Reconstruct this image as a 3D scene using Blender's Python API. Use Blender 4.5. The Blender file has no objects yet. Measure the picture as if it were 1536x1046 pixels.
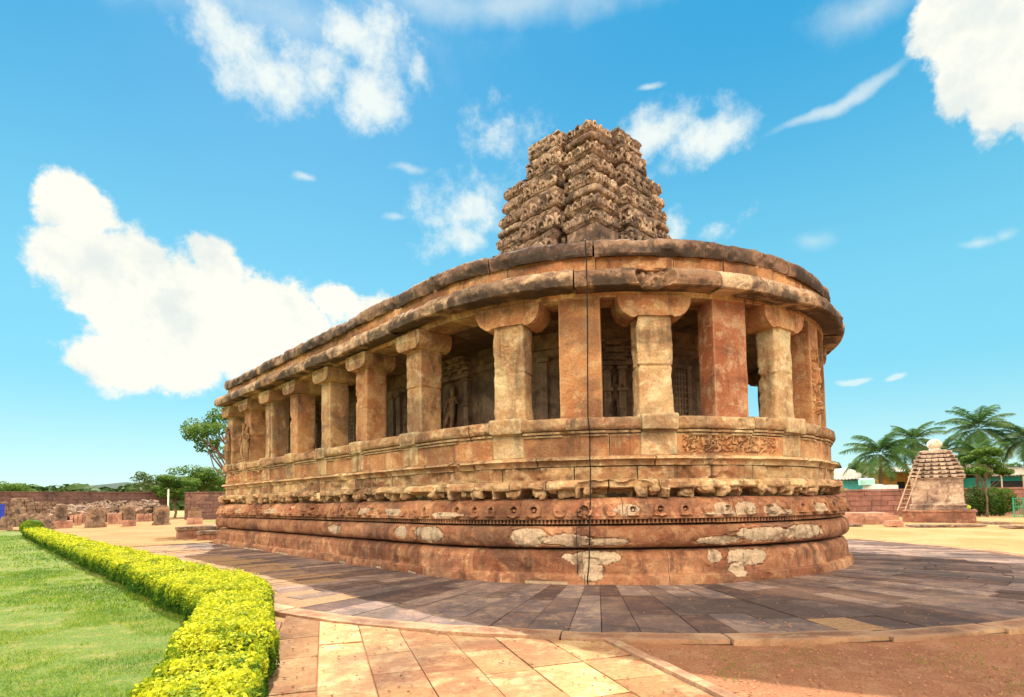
import bpy, math, random
import numpy as np
SATG, SATB = .98, 1.03
random.seed(7); RS = np.random.RandomState(11)
D2R = math.radians
scene = bpy.context.scene
COL = scene.collection
# ------------------------------------------------------------------ camera model (measured from the photo)
F_, TH, PCX, PCY, ROLL, EYE = 844.53, .0611, 751.59, 700.53, -.0138, 1.65
ct, st = math.cos(TH), math.sin(TH); cr, sr = math.cos(ROLL), math.sin(ROLL)
def ray(px, py):
    a = px - PCX; b = py - PCY; u = a*cr + b*sr; v = -a*sr + b*cr
    X = u/F_; U = -v/F_
    return np.array([X, ct - U*st, st + U*ct])
def ground(px, py, z=0.):
    r = ray(px, py); return r*((z-EYE)/r[2]) + np.array([0, 0, EYE])
def at(px, py, D):
    r = ray(px, py); return r*(D/r[1]) + np.array([0, 0, EYE])
# ------------------------------------------------------------------ temple plan: a long hall with an apse
CX, CY, R, PHI, L, EB = 3.1189, 17.5624, 6.8412, .7503, 15.1138, .9565
C = np.array([CX, CY]); AX = np.array([-math.sin(PHI), math.cos(PHI)]); NL = np.array([-AX[1], AX[0]])
PR = math.pi*R
def W(u, r, z):
    u, r, z = np.broadcast_arrays(np.asarray(u, float), np.asarray(r, float), np.asarray(z, float))
    a = np.clip(u/R, 0, math.pi)
    al = np.where(u < 0, -u, np.where(u > PR, u-PR, 0)); al = np.where(u < 0, np.minimum(al, L+r), al)
    lat = np.where(u < 0, R+r, np.where(u > PR, -(R+r), (R+r)*np.cos(a)))
    al = al - np.where((u >= 0) & (u <= PR), (R*EB+r)*np.sin(a), 0)
    end = u < -L
    lat = np.where(end, np.minimum(R+u+L, R+r), lat); lat = np.where(end, np.maximum(lat, -(R+r)), lat)
    P = C + AX*al[..., None] + NL*lat[..., None]
    return np.concatenate([P, z[..., None]], -1)
US = np.arange(-L, PR+L, .01)
def hit(px, py, r):
    rr = ray(px, py); t = math.atan2(rr[0], rr[1]); P = W(US, r, 0)
    an = np.arctan2(P[:, 0], P[:, 1]) - t; best = None
    for i in np.where(an[:-1]*an[1:] <= 0)[0]:
        d = math.hypot(P[i, 0], P[i, 1])
        if best is None or d < best[0]: best = (d, US[i])
    return best[1], EYE + best[0]*rr[2]/math.hypot(rr[0], rr[1])
# ------------------------------------------------------------------ numpy noise
def _h(i, j, k, s):
    n = (i*374761393 + j*668265263 + k*2147483647 + s*144665) & 0x7fffffff
    n = ((n ^ (n >> 13))*1274126177) & 0x7fffffff
    n = ((n ^ (n >> 15))*2246822519) & 0x7fffffff
    return (n & 0xffff)/65535.
def vn(P, s=0):
    P = np.asarray(P, float); I = np.floor(P).astype(np.int64); f = P-I; f = f*f*f*(f*(f*6-15)+10)
    i, j, k = I[..., 0], I[..., 1], I[..., 2]; x, y, z = f[..., 0], f[..., 1], f[..., 2]
    def L_(a, b, t): return a+(b-a)*t
    r = L_(L_(L_(_h(i, j, k, s), _h(i+1, j, k, s), x), L_(_h(i, j+1, k, s), _h(i+1, j+1, k, s), x), y),
           L_(L_(_h(i, j, k+1, s), _h(i+1, j, k+1, s), x), L_(_h(i, j+1, k+1, s), _h(i+1, j+1, k+1, s), x), y), z)
    return r*2-1
def fbm(P, freq=1., oc=4, s=0, g=.5):
    t = 0; a = 1.; n = 0
    for o in range(oc):
        t = t + a*vn(np.asarray(P)*freq*(2**o)+o*7.3, s+o); n += a; a *= g
    return t/n
def sst(x, a, b):
    t = np.clip((x-a)/(b-a), 0, 1); return t*t*(3-2*t)
# ------------------------------------------------------------------ mesh builder
class MB:
    def __init__(s): s.v = []; s.q = []; s.t = []; s.tint = []; s.mask = []; s.n = 0
    def add(s, V, F, tint=.5, mask=0.):
        V = np.asarray(V, float).reshape(-1, 3); F = np.asarray(F, int)
        s.v.append(V); (s.q if F.shape[1] == 4 else s.t).append(F+s.n)
        s.tint.append(np.broadcast_to(np.asarray(tint, float), (len(V),)).copy())
        s.mask.append(np.broadcast_to(np.asarray(mask, float), (len(V),)).copy()); s.n += len(V)
    def build(s, name, mat, parent=None, smooth=True, angle=40, loc=None):
        V = np.concatenate(s.v)
        if loc is not None: V = V-np.asarray(loc)
        me = bpy.data.meshes.new(name); q = np.concatenate(s.q) if s.q else np.zeros((0, 4), int)
        t = np.concatenate(s.t) if s.t else np.zeros((0, 3), int)
        me.vertices.add(len(V)); me.vertices.foreach_set('co', V.astype(np.float32).ravel())
        li = np.concatenate([q.ravel(), t.ravel()]); me.loops.add(len(li)); me.loops.foreach_set('vertex_index', li.astype(np.int32))
        tot = np.concatenate([np.full(len(q), 4), np.full(len(t), 3)]); stt = np.concatenate([[0], np.cumsum(tot)[:-1]])
        me.polygons.add(len(tot)); me.polygons.foreach_set('loop_start', stt.astype(np.int32)); me.polygons.foreach_set('loop_total', tot.astype(np.int32))
        me.update(calc_edges=True); me.validate()
        for nm, dat in (('tint', s.tint), ('mask', s.mask)):
            a = me.attributes.new(nm, 'FLOAT', 'POINT'); a.data.foreach_set('value', np.concatenate(dat).astype(np.float32))
        if smooth:
            me.polygons.foreach_set('use_smooth', np.ones(len(tot), bool)); me.set_sharp_from_angle(angle=D2R(angle))
        me.materials.append(mat)
        o = bpy.data.objects.new(name, me); COL.objects.link(o)
        if loc is not None: o.location = loc
        if parent: o.parent = parent
        return o
def tag(o, label=None, cat=None, group=None, kind=None):
    if label: o['label'] = label
    if cat: o['category'] = cat
    if group: o['group'] = group
    if kind: o['kind'] = kind
    return o
def empty(name, loc, label, cat, group=None):
    o = bpy.data.objects.new(name, None); COL.objects.link(o); o.location = loc; o.empty_display_size = .3
    return tag(o, label, cat, group)
def rel(o):            # keep world placement of a part built in world space under a moved thing
    p = o.parent; o.matrix_parent_inverse = p.matrix_basis.inverted() if p.type == 'EMPTY' else o.matrix_parent_inverse
    return o
def gridf(n, m, wn=False, wm=False):
    i = np.arange(n if wn else n-1); j = np.arange(m if wm else m-1); I, J = np.meshgrid(i, j, indexing='ij')
    I2 = (I+1) % n; J2 = (J+1) % m
    return np.stack([I*m+J, I2*m+J, I2*m+J2, I*m+J2], -1).reshape(-1, 4)
_rb = {}
def rbox(h, n=(3, 3, 3), rad=.02):
    """rounded box, half sizes h, n cells per axis"""
    key = tuple(n)
    if key not in _rb:
        V = []; Fc = []; c = 0
        for a in range(3):
            b, d = (a+1) % 3, (a+2) % 3
            for sg in (-1, 1):
                nb, nd = n[b]+1, n[d]+1
                B, Dd = np.meshgrid(np.linspace(-1, 1, nb), np.linspace(-1, 1, nd), indexing='ij')
                P = np.zeros(B.shape+(3,)); P[..., a] = sg; P[..., b] = B; P[..., d] = Dd
                g = gridf(nb, nd)
                if sg < 0: g = g[:, ::-1]
                V.append(P.reshape(-1, 3)); Fc.append(g+c); c += nb*nd
        V = np.concatenate(V); Fc = np.concatenate(Fc)
        k = np.round(V*1e5).astype(np.int64); _, idx, inv = np.unique(k, axis=0, return_index=True, return_inverse=True)
        _rb[key] = (V[idx], inv.ravel()[Fc])
    V, Fc = _rb[key]; h = np.asarray(h, float); rad = min(rad, .49*h.min()*2)
    # keep edge rows at the rounding radius
    P = V*h; q = np.clip(P, -(h-rad), h-rad); d = P-q; ln = np.linalg.norm(d, axis=1, keepdims=True)
    return q+np.where(ln > 1e-9, rad*d/np.maximum(ln, 1e-9), 0), Fc
def rough(P, amp, freq=3., s=0, oc=3):
    return np.stack([fbm(P, freq, oc, s), fbm(P, freq, oc, s+31), fbm(P, freq, oc, s+67)], -1)*amp
def rbox_w(mb, cen, h, rot=0., n=(3, 3, 3), rad=.02, amp=.0, tint=.5, tilt=None, freq=3., mask=0., seed=0):
    V, Fc = rbox(h, n, rad)
    if tilt is not None:
        from mathutils import Euler
        M = np.array(Euler(tilt).to_matrix()); V = V@M.T
    c, s_ = math.cos(rot), math.sin(rot); V = np.stack([V[:, 0]*c-V[:, 1]*s_, V[:, 0]*s_+V[:, 1]*c, V[:, 2]], -1)+np.asarray(cen)
    if amp: V = V+rough(V, amp, freq, seed)
    mb.add(V, Fc, tint, mask)
def wbox(mb, u0, u1, r0, r1, z0, z1, n=(4, 3, 4), rad=.02, amp=.0, tint=.5, freq=3., mask=0., seed=0):
    """rounded box bent along the temple wall"""
    h = np.array([(u1-u0)/2, (r1-r0)/2, (z1-z0)/2]); V, Fc = rbox(h, n, rad)
    uc, rc = (u0+u1)/2, (r0+r1)/2
    sc = R/(R+rc) if -.01 < uc < PR+.01 else 1.
    P = W(uc+V[:, 0]*sc, rc+V[:, 1], (z0+z1)/2+V[:, 2])
    if amp: P = P+rough(P, amp, freq, seed)
    mb.add(P, Fc[:, ::-1], tint, mask)
def tube(mb, pts, rad, ns=8, tint=.5, amp=0):
    pts = np.asarray(pts, float); n = len(pts); rad = np.broadcast_to(np.asarray(rad, float), (n,))
    T = np.gradient(pts, axis=0); T /= np.linalg.norm(T, axis=1, keepdims=True)+1e-9
    up = np.array([0, 0, 1.]) if abs(T[0, 2]) < .9 else np.array([1., 0, 0])
    A = np.cross(T, up); A /= np.linalg.norm(A, axis=1, keepdims=True)+1e-9; B = np.cross(T, A)
    a = np.linspace(0, 2*math.pi, ns, endpoint=False)
    V = pts[:, None]+rad[:, None, None]*(np.cos(a)[None, :, None]*A[:, None]+np.sin(a)[None, :, None]*B[:, None])
    V = V.reshape(-1, 3)
    if amp: V = V+rough(V, amp, 4.)
    mb.add(V, gridf(n, ns, False, True), tint)
    for e, base in ((pts[0], 0), (pts[-1], (n-1)*ns)):
        k = mb.n; idx = np.arange(ns)
        mb.v.append(np.array([e])); mb.tint.append(np.array([tint if np.isscalar(tint) else .5])); mb.mask.append(np.zeros(1)); mb.n += 1
        off = k-n*ns-(0 if base == 0 else 1)
        mb.t.append(np.stack([off+base+idx, off+base+(idx+1) % ns, np.full(ns, k)], -1))
def lathe(mb, cen, prof, ns=24, tint=.5, amp=0, fl=None):
    a = np.linspace(0, 2*math.pi, ns, endpoint=False); prof = np.asarray(prof, float)
    rr = prof[:, 0][:, None]*(fl(a)[None] if fl else 1)
    V = np.stack([rr*np.cos(a), rr*np.sin(a), np.broadcast_to(prof[:, 1][:, None], (len(prof), ns))], -1).reshape(-1, 3)+np.asarray(cen)
    if amp: V = V+rough(V, amp, 4.)
    mb.add(V, gridf(len(prof), ns, False, True)[:, ::-1], tint)
# ------------------------------------------------------------------ materials
def nd(nt, t, **kw):
    n = nt.nodes.new(t)
    for k, v in kw.items():
        if k in ('inputs',):
            for a, b in v.items(): n.inputs[a].default_value = b
        else: setattr(n, k, v)
    return n
def newmat(name):
    m = bpy.data.materials.new(name); m.use_nodes = True; nt = m.node_tree; b = nt.nodes['Principled BSDF']; b.inputs['Specular IOR Level'].default_value = .25
    return m, nt, b
def noise(nt, vec, scale, detail=6, rough_=.6, dist=0.):
    n = nd(nt, 'ShaderNodeTexNoise'); n.inputs['Scale'].default_value = scale; n.inputs['Detail'].default_value = detail
    n.inputs['Roughness'].default_value = rough_; n.inputs['Distortion'].default_value = dist
    nt.links.new(vec, n.inputs['Vector']); return n.outputs['Fac']
def mix(nt, fac, a, b, mode='MIX'):
    m = nd(nt, 'ShaderNodeMix', data_type='RGBA', blend_type=mode)
    for s, v in ((m.inputs[0], fac), (m.inputs[6], a), (m.inputs[7], b)):
        if isinstance(v, (int, float)): s.default_value = v
        elif isinstance(v, tuple): s.default_value = v+(1,) if len(v) == 3 else v
        else: nt.links.new(v, s)
    return m.outputs[2]
def mapr(nt, v, a, b, c=0., d=1., smooth=True):
    m = nd(nt, 'ShaderNodeMapRange', interpolation_type='SMOOTHSTEP' if smooth else 'LINEAR')
    m.inputs['From Min'].default_value = a; m.inputs['From Max'].default_value = b; m.inputs['To Min'].default_value = c; m.inputs['To Max'].default_value = d
    nt.links.new(v, m.inputs['Value']); return m.outputs[0]
def math_(nt, op, a, b=None, clamp=False):
    m = nd(nt, 'ShaderNodeMath', operation=op, use_clamp=clamp)
    for i, v in enumerate((a, b)):
        if v is None: continue
        if isinstance(v, (int, float)): m.inputs[i].default_value = v
        else: nt.links.new(v, m.inputs[i])
    return m.outputs[0]
def coords(nt, scale=(1, 1, 1)):
    g = nd(nt, 'ShaderNodeNewGeometry'); m = nd(nt, 'ShaderNodeMapping'); m.inputs['Scale'].default_value = scale
    nt.links.new(g.outputs['Position'], m.inputs['Vector']); return m.outputs[0]
def attr(nt, name): return nd(nt, 'ShaderNodeAttribute', attribute_name=name).outputs['Fac']
def bump(nt, b, h, strength=.5, dist=.02):
    n = nd(nt, 'ShaderNodeBump'); n.inputs['Strength'].default_value = strength; n.inputs['Distance'].default_value = dist
    nt.links.new(h, n.inputs['Height']); nt.links.new(n.outputs[0], b.inputs['Normal'])
def stone(name, ca, cb, cc, soot=.35, plaster=(.68, .50, .34), bstr=.7, streak=.5, scale=1., sootc=(.045, .035, .03), zs=(), wear=.35):
    """weathered sandstone: three base tones in patches, per-block tint, rain streaks, soot/lichen, repair mortar or painted apron sunlight where 'mask' is set"""
    sat = lambda q: (q[0]*1.0, q[1]*SATG, q[2]*SATB)
    ca, cb, cc = sat(ca), sat(cb), sat(cc)
    m, nt, b = newmat(name); P = coords(nt)
    n1 = noise(nt, P, .9*scale, 5, .62, .4); n2 = noise(nt, P, 3.7*scale, 8, .7, .3); n3 = noise(nt, P, 22*scale, 6, .7)
    n4 = noise(nt, P, 95*scale, 3, .6)
    c = mix(nt, mapr(nt, n1, .42, .58), ca, cb); c = mix(nt, mapr(nt, n2, .48, .62), c, cc)
    n6 = noise(nt, coords(nt, (1, 1, 1.6)), .42*scale, 4, .6, .8); c = mix(nt, mapr(nt, n6, .51, .62, 0, .62), c, (cb[0]*.36+.03, cb[1]*.36+.03, cb[2]*.36+.03)); c = mix(nt, mapr(nt, n6, .46, .34, 0, .5), c, tuple(min(.8, x*1.3) for x in cc))
    t = attr(nt, 'tint'); tv = [mapr(nt, t, 0, 1, lo_, hi_, False) for lo_, hi_ in ((.60, 1.36), (.53, 1.42), (.50, 1.40))]
    comb = nd(nt, 'ShaderNodeCombineColor')
    for i in range(3): nt.links.new(tv[i], comb.inputs[i])
    c = mix(nt, 1., c, comb.outputs[0], 'MULTIPLY')
    gr = mapr(nt, n3, .3, .7, .8, 1.15); cg = nd(nt, 'ShaderNodeCombineColor')
    for i in range(3): nt.links.new(gr, cg.inputs[i])
    c = mix(nt, 1., c, cg.outputs[0], 'MULTIPLY')
    # pits
    c = mix(nt, mapr(nt, n4, .28, .38, .3, 0.), c, (.1, .06, .035))
    if wear:
        g_ = nd(nt, 'ShaderNodeNewGeometry'); c = mix(nt, mapr(nt, g_.outputs['Pointiness'], .515, .58, 0, wear), c, tuple(min(.8, x*1.35) for x in cc))
    mk = attr(nt, 'mask')
    pl = mix(nt, mapr(nt, n3, .35, .7), plaster, tuple(x*.62 for x in plaster)); pl = mix(nt, mapr(nt, n2, .5, .75, 0, .6), pl, (.4, .2, .11))
    c = mix(nt, mapr(nt, mk, .35, .65), c, pl); c = mix(nt, math_(nt, 'MULTIPLY', math_(nt, 'MULTIPLY', mapr(nt, mk, .02, .3), mapr(nt, mk, .7, .35)), mapr(nt, n2, .45, .6, 0., .75)), c, (.1, .06, .04))
    # rain streaks and soot
    Ps = coords(nt, (3.2, 3.2, .35)); s1 = noise(nt, Ps, 1.3, 7, .65)
    sf = math_(nt, 'MULTIPLY', mapr(nt, s1, .52, .64), mapr(nt, n1, .35, .6)); sf = math_(nt, 'MULTIPLY', sf, streak)
    c = mix(nt, sf, c, (.09, .055, .038))
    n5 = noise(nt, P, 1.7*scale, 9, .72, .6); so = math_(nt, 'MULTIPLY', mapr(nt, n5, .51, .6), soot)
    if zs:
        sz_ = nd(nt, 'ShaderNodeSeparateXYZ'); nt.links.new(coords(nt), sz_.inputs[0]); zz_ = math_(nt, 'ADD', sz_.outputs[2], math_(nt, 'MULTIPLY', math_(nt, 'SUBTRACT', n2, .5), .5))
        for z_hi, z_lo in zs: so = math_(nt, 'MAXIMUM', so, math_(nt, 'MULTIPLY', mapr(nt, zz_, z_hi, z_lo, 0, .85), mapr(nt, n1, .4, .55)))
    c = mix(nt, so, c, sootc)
    nt.links.new(c, b.inputs['Base Color']); b.inputs['Roughness'].default_value = .88
    h = math_(nt, 'ADD', math_(nt, 'MULTIPLY', n3, .9), math_(nt, 'MULTIPLY', n4, .35)); h = math_(nt, 'ADD', h, math_(nt, 'MULTIPLY', n2, 1.2))
    bump(nt, b, h, bstr*1.3, .035)
    return m
def simple(name, ca, cb, scale=4., rough_=.8, bstr=.3, metal=0., spec=.25, tintv=(.7, 1.3)):
    m, nt, b = newmat(name); P = coords(nt); n1 = noise(nt, P, scale, 6, .65); n2 = noise(nt, P, scale*9, 4, .6)
    c = mix(nt, mapr(nt, n1, .35, .65), ca, cb); tv = mapr(nt, attr(nt, 'tint'), 0, 1, *tintv, False); cc = nd(nt, 'ShaderNodeCombineColor')
    for i in range(3): nt.links.new(tv, cc.inputs[i])
    c = mix(nt, 1., c, cc.outputs[0], 'MULTIPLY'); nt.links.new(c, b.inputs['Base Color'])
    b.inputs['Roughness'].default_value = rough_; b.inputs['Metallic'].default_value = metal; b.inputs['Specular IOR Level'].default_value = spec
    bump(nt, b, n2, bstr, .01); return m
def leafmat(name, c0, c1, c2, trans=.35):
    m, nt, b = newmat(name); t = attr(nt, 'tint'); rp = nd(nt, 'ShaderNodeValToRGB'); nt.links.new(t, rp.inputs[0])
    e = rp.color_ramp.elements; e[0].color = c0+(1,); e[1].color = c2+(1,); x = e.new(.5); x.color = c1+(1,)
    n1 = noise(nt, coords(nt), 2.2, 4); c = mix(nt, mapr(nt, n1, .35, .7, 0, .35), rp.outputs[0], c0)
    nt.links.new(c, b.inputs['Base Color']); b.inputs['Roughness'].default_value = .7; b.inputs['Specular IOR Level'].default_value = .12
    tr = nd(nt, 'ShaderNodeBsdfTranslucent'); nt.links.new(c, tr.inputs['Color']); ms = nd(nt, 'ShaderNodeMixShader'); ms.inputs[0].default_value = trans
    out = nt.nodes['Material Output']; nt.links.new(b.outputs[0], ms.inputs[1]); nt.links.new(tr.outputs[0], ms.inputs[2]); nt.links.new(ms.outputs[0], out.inputs[0]); return m
M = {}
M['base'] = stone('sandstone_plinth', (.45, .205, .10), (.34, .135, .07), (.54, .30, .155), soot=.2, streak=.75)
M['red'] = stone('sandstone_red', (.40, .15, .075), (.33, .115, .06), (.5, .26, .14), soot=.2)
M['tan'] = stone('sandstone_tan', (.57, .35, .165), (.46, .23, .11), (.68, .49, .27), soot=.3, streak=.7)
M['yel'] = stone('sandstone_yellow', (.62, .42, .22), (.52, .31, .15), (.72, .56, .33), soot=.25, streak=.5)
M['org'] = stone('sandstone_orange', (.56, .28, .12), (.46, .20, .088), (.64, .40, .2), soot=.16, streak=.6)
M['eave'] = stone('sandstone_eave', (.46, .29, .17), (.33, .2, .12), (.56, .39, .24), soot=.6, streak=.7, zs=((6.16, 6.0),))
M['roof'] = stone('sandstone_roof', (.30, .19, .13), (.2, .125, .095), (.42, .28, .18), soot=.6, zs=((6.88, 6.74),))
M['tower'] = stone('sandstone_tower', (.37, .25, .17), (.21, .135, .095), (.56, .41, .28), soot=.75, streak=.7, scale=1.2)
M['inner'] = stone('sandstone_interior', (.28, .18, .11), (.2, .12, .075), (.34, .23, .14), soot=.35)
M['pred'] = stone('sandstone_pillar_red', (.48, .19, .09), (.4, .14, .065), (.6, .38, .22), soot=.15)
M['cable'] = simple('cable_black', (.012, .012, .012), (.02, .018, .016), rough_=.6)
# ------------------------------------------------------------------ temple
temple = empty('temple', (CX, CY, 0), 'large weathered sandstone apsidal temple with pillared gallery, moulded plinth and carved stepped tower', 'temple')
def part(mb, name, mat, parent=None, **k):
    o = mb.build(name, M[mat] if isinstance(mat, str) else mat, None, **k)
    p = parent or temple; o.parent = p
    if p is temple: o.location = (-CX, -CY, 0)
    return o
def resamp(prof, ds):
    P = [np.array(prof[0], float)]
    for a, b in zip(prof[:-1], prof[1:]):
        a = np.array(a, float); b = np.array(b, float); n = max(1, int(round(np.hypot(*(b-a))/ds)))
        for k in range(1, n+1): P.append(a+(b-a)*k/n)
    return np.array(P)
def arc(r0, z0, r1, z1, bulge, n=8):
    """curved profile piece from (r0,z0) to (r1,z1) bulging outwards"""
    t = np.linspace(0, 1, n+1); a = np.array([r0, z0]); b = np.array([r1, z1]); d = b-a; nn = np.array([d[1], -d[0]])/np.hypot(*d)
    return [tuple(a+d*x+nn*bulge*math.sin(math.pi*x)) for x in t]
U_FRONT0, U_FRONT1, U_VIS = -5., 10.6, 12.6
def course(mb, prof, ds=.03, bl=(1.2, 2.2), du=.025, amp=.008, jit=.008, jz=.004, gap=.012, seed=0, mod=None, u0=-L-2*R, u1=PR+L, tv=.35, chip=.0, breaks=None):
    rs = np.random.RandomState(seed); u = u0; prof_f = resamp(prof, ds); prof_c = resamp(prof, .12)
    while u < u1-.01:
        ln = rs.uniform(*bl); e = min(u1, u+ln)
        if u < -L-.01 and e > -L-.3: e = -L
        if u1-e < .4: e = u1
        if breaks is not None:
            for bk in breaks:
                if u+.05 < bk < e: e = bk
        vis = (u > -L-.01 and u < U_VIS)
        step = du if (u > U_FRONT0 and u < U_FRONT1) else (.05 if vis else .35)
        pf = prof_f if vis else prof_c
        g = gap/2 if vis else 0
        n = max(2, int((e-u-2*g)/step)+1); uu = np.linspace(u+g, e-g, n)
        uu = np.concatenate([[uu[0]], uu, [uu[-1]]])
        U, Rr = np.meshgrid(uu, pf[:, 0], indexing='ij'); _, Z = np.meshgrid(uu, pf[:, 1], indexing='ij')
        Rr = Rr.copy(); Z = Z+rs.uniform(-jz, jz); j = rs.uniform(-jit, jit)
        tint = np.full(U.shape, np.clip(.5+rs.uniform(-tv, tv), 0, 1)); mask = np.zeros(U.shape)
        if vis:
            P = W(U, Rr, Z); d = fbm(P, 2.3, 4, seed)*amp*1.6+fbm(P, 12., 3, seed+5)*amp*.9
            if chip:
                c = sst(fbm(P, 1.7, 4, seed+9), .12, .3); d = d-chip*c-chip*.5*c*np.abs(fbm(P, 9., 2, seed+3))
                # worn edges at block joints
                ej = np.minimum(np.abs(U-u), np.abs(U-e)); d = d-.6*chip*np.exp(-ej/.04)*(.5+.5*vn(P*3, seed))
            if True:
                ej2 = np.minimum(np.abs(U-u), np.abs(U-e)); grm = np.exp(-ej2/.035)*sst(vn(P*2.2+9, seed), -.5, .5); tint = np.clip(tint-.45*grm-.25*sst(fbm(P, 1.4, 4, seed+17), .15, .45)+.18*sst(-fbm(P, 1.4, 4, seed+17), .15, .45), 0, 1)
            if mod is not None:
                dm, mk, tt = mod(U, Z, P); d = d+dm; mask = mk; tint = np.clip(tint+tt, 0, 1)
            Rr = Rr+d+j
        Rr[0] -= .14; Rr[-1] -= .14
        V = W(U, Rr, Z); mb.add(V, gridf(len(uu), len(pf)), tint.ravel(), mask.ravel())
        u = e
def ell(U, Z, P, cu, cz, ru, rz, s=0):
    q = ((U-cu)/ru)**2+((Z-cz)/rz)**2
    return q+fbm(P, 5., 3, 90+s)*.55
PATCH = [(3.0, .93, .42, .19), (3.85, .87, .55, .12), (4.65, .84, .45, .07), (4.35, .52, .62, .14), (4.3, .28, .27, .22), (7.0, .84, .55, .08), (8.0, .92, .8, .14), (9.3, .92, .75, .16),
         (6.85, .5, .16, .15), (7.6, .48, .5, .19), (7.35, .25, .2, .14), (-.85, .95, .26, .14), (.25, .93, .62, .17), (-4.3, .94, .45, .12)]
def patchmod(depth=-.03):
    def f(U, Z, P):
        d = np.zeros(U.shape); mk = np.zeros(U.shape)
        for i, (cu, cz, ru, rz) in enumerate(PATCH):
            q = ell(U, Z, P, cu, cz, ru, rz, i)+.35*fbm(P, 16., 3, 33); m = 1-sst(q, .75, 1.05); mk = np.maximum(mk, m)
            d = d+m*(depth*.4+.07*fbm(P, 4., 4, 40+i))-.035*np.exp(-((q-1)/.1)**2)
        return d, mk, 0
    return f
def footmod(U, Z, P):
    d, mk, _ = patchmod()(U, Z, P)
    w = sst(fbm(P*np.array([1, 1, .5]), 1.1, 4, 77), .0, .12)*sst(-Z, -.13, -.03)*(U < 3.9)*(U > -14)
    return d-.02*w, np.maximum(mk, w*.9), 0
core = MB(); wbox_n = 0
cz = [(-.6, 0.), (-.6, 2.3), (-1.12, 2.3), (-1.12, 3.32)]
# plinth, course by course from the ground up
mb = MB()
course(mb, [(-.2, -.05), (.03, -.05), (.02, .1), (.0, .185), (-.07, .215), (-.3, .215)], seed=1, bl=(1.6, 2.8), mod=footmod, chip=.03)
course(mb, [(-.3, .2), (-.075, .205), (-.08, .35), (-.085, .5)]+arc(-.085, .505, -.2, .66, .012)+[(-.3, .68), (-.5, .69)], seed=2, bl=(1.5, 2.6), mod=patchmod(), chip=.03, amp=.012)
part(mb, 'plinth_base', 'base')
mb = MB()
course(mb, [(-.42, .69), (-.3, .70), (-.19, .715)]+[(-.19+.155*math.sin(a)**.8, .93-.215*math.cos(a)) for a in np.linspace(.12, math.pi-.12, 12)]+[(-.19, 1.145), (-.4, 1.16)], seed=3, bl=(1.3, 2.4), mod=patchmod(-.035), chip=.025, amp=.012)
part(mb, 'torus_moulding', 'base')
mb = MB()
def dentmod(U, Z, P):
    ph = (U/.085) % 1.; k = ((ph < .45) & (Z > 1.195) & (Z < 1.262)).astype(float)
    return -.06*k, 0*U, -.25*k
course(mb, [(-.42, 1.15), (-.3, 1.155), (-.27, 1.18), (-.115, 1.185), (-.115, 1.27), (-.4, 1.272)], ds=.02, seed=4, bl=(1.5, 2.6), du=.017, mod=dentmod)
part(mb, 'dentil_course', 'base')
mb = MB(); rsm = np.random.RandomState(5)
MED = [(u, rsm.choice([0, 0, 1, 2, 3]), rsm.uniform(.85, 1.15)) for u in np.arange(-14.8, 13, .5)+rsm.uniform(-.05, .05, len(np.arange(-14.8, 13, .5)))]
PP = [(5.05, 1.45, .28, .14), (7.05, 1.44, .2, .12), (7.6, 1.45, .28, .14), (7.3, 1.35, .7, .05), (8.35, 1.4, .25, .13), (8.6, 1.36, .45, .06), (9.9, 1.42, .35, .11), (.9, 1.37, .6, .07), (-1.2, 1.42, .5, .1), (-2.6, 1.44, .3, .1), (-9., 1.42, .5, .1), (-12.2, 1.42, .3, .12)]
def medmod(U, Z, P):
    d = np.zeros(U.shape); mk = np.zeros(U.shape); z0 = 1.455
    for cu, ty, s in MED:
        if abs(U.mean()-cu) > (U.max()-U.min())/2+.3: continue
        x = (U-cu)/s; zz = (Z-z0)/s; q = np.hypot(x, zz*.95)*.92
        ring = sst(q, .05, .065)*(1-sst(q, .115, .135))
        foot = (np.abs(x) < .13)*(Z < z0)*(Z > z0-.115)*(np.abs(x) > .05)
        w = fbm(P, 12., 2, 3)
        if ty == 0: d += .075*np.maximum(ring, foot)-.03*(q < .055)+.045*(q < .03)
        elif ty == 1: d += .07*(1-sst(q, .11, .13))*(1-.5*np.abs(w))
        elif ty == 2: d += (.045+.06*w)*(1-sst(np.hypot(x, zz*1.5), .09, .13))
        else: d += .07*ring*(w > -.2)+.055*foot-.06*(q < .055)*(zz > -.02)
        d += .025*(1-sst(np.hypot(x*2, zz-.14), .03, .05))
    for i, (cu, cz_, ru, rz) in enumerate(PP):
        m = 1-sst(ell(U, Z, P, cu, cz_, ru, rz, i+20)+.4*fbm(P, 16., 3, 34), .7, 1.1); mk = np.maximum(mk, m)
    return d+mk*.006, mk*.9, 0
course(mb, [(-.4, 1.27), (-.045, 1.275), (-.045, 1.345), (-.07, 1.36), (-.09, 1.45), (-.14, 1.57), (-.19, 1.65), (-.3, 1.69), (-.5, 1.7)], ds=.018, seed=6, bl=(1.4, 2.6), du=.018, mod=medmod, chip=.03, amp=.008)
part(mb, 'medallion_frieze', 'base')
mb = MB()
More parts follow.
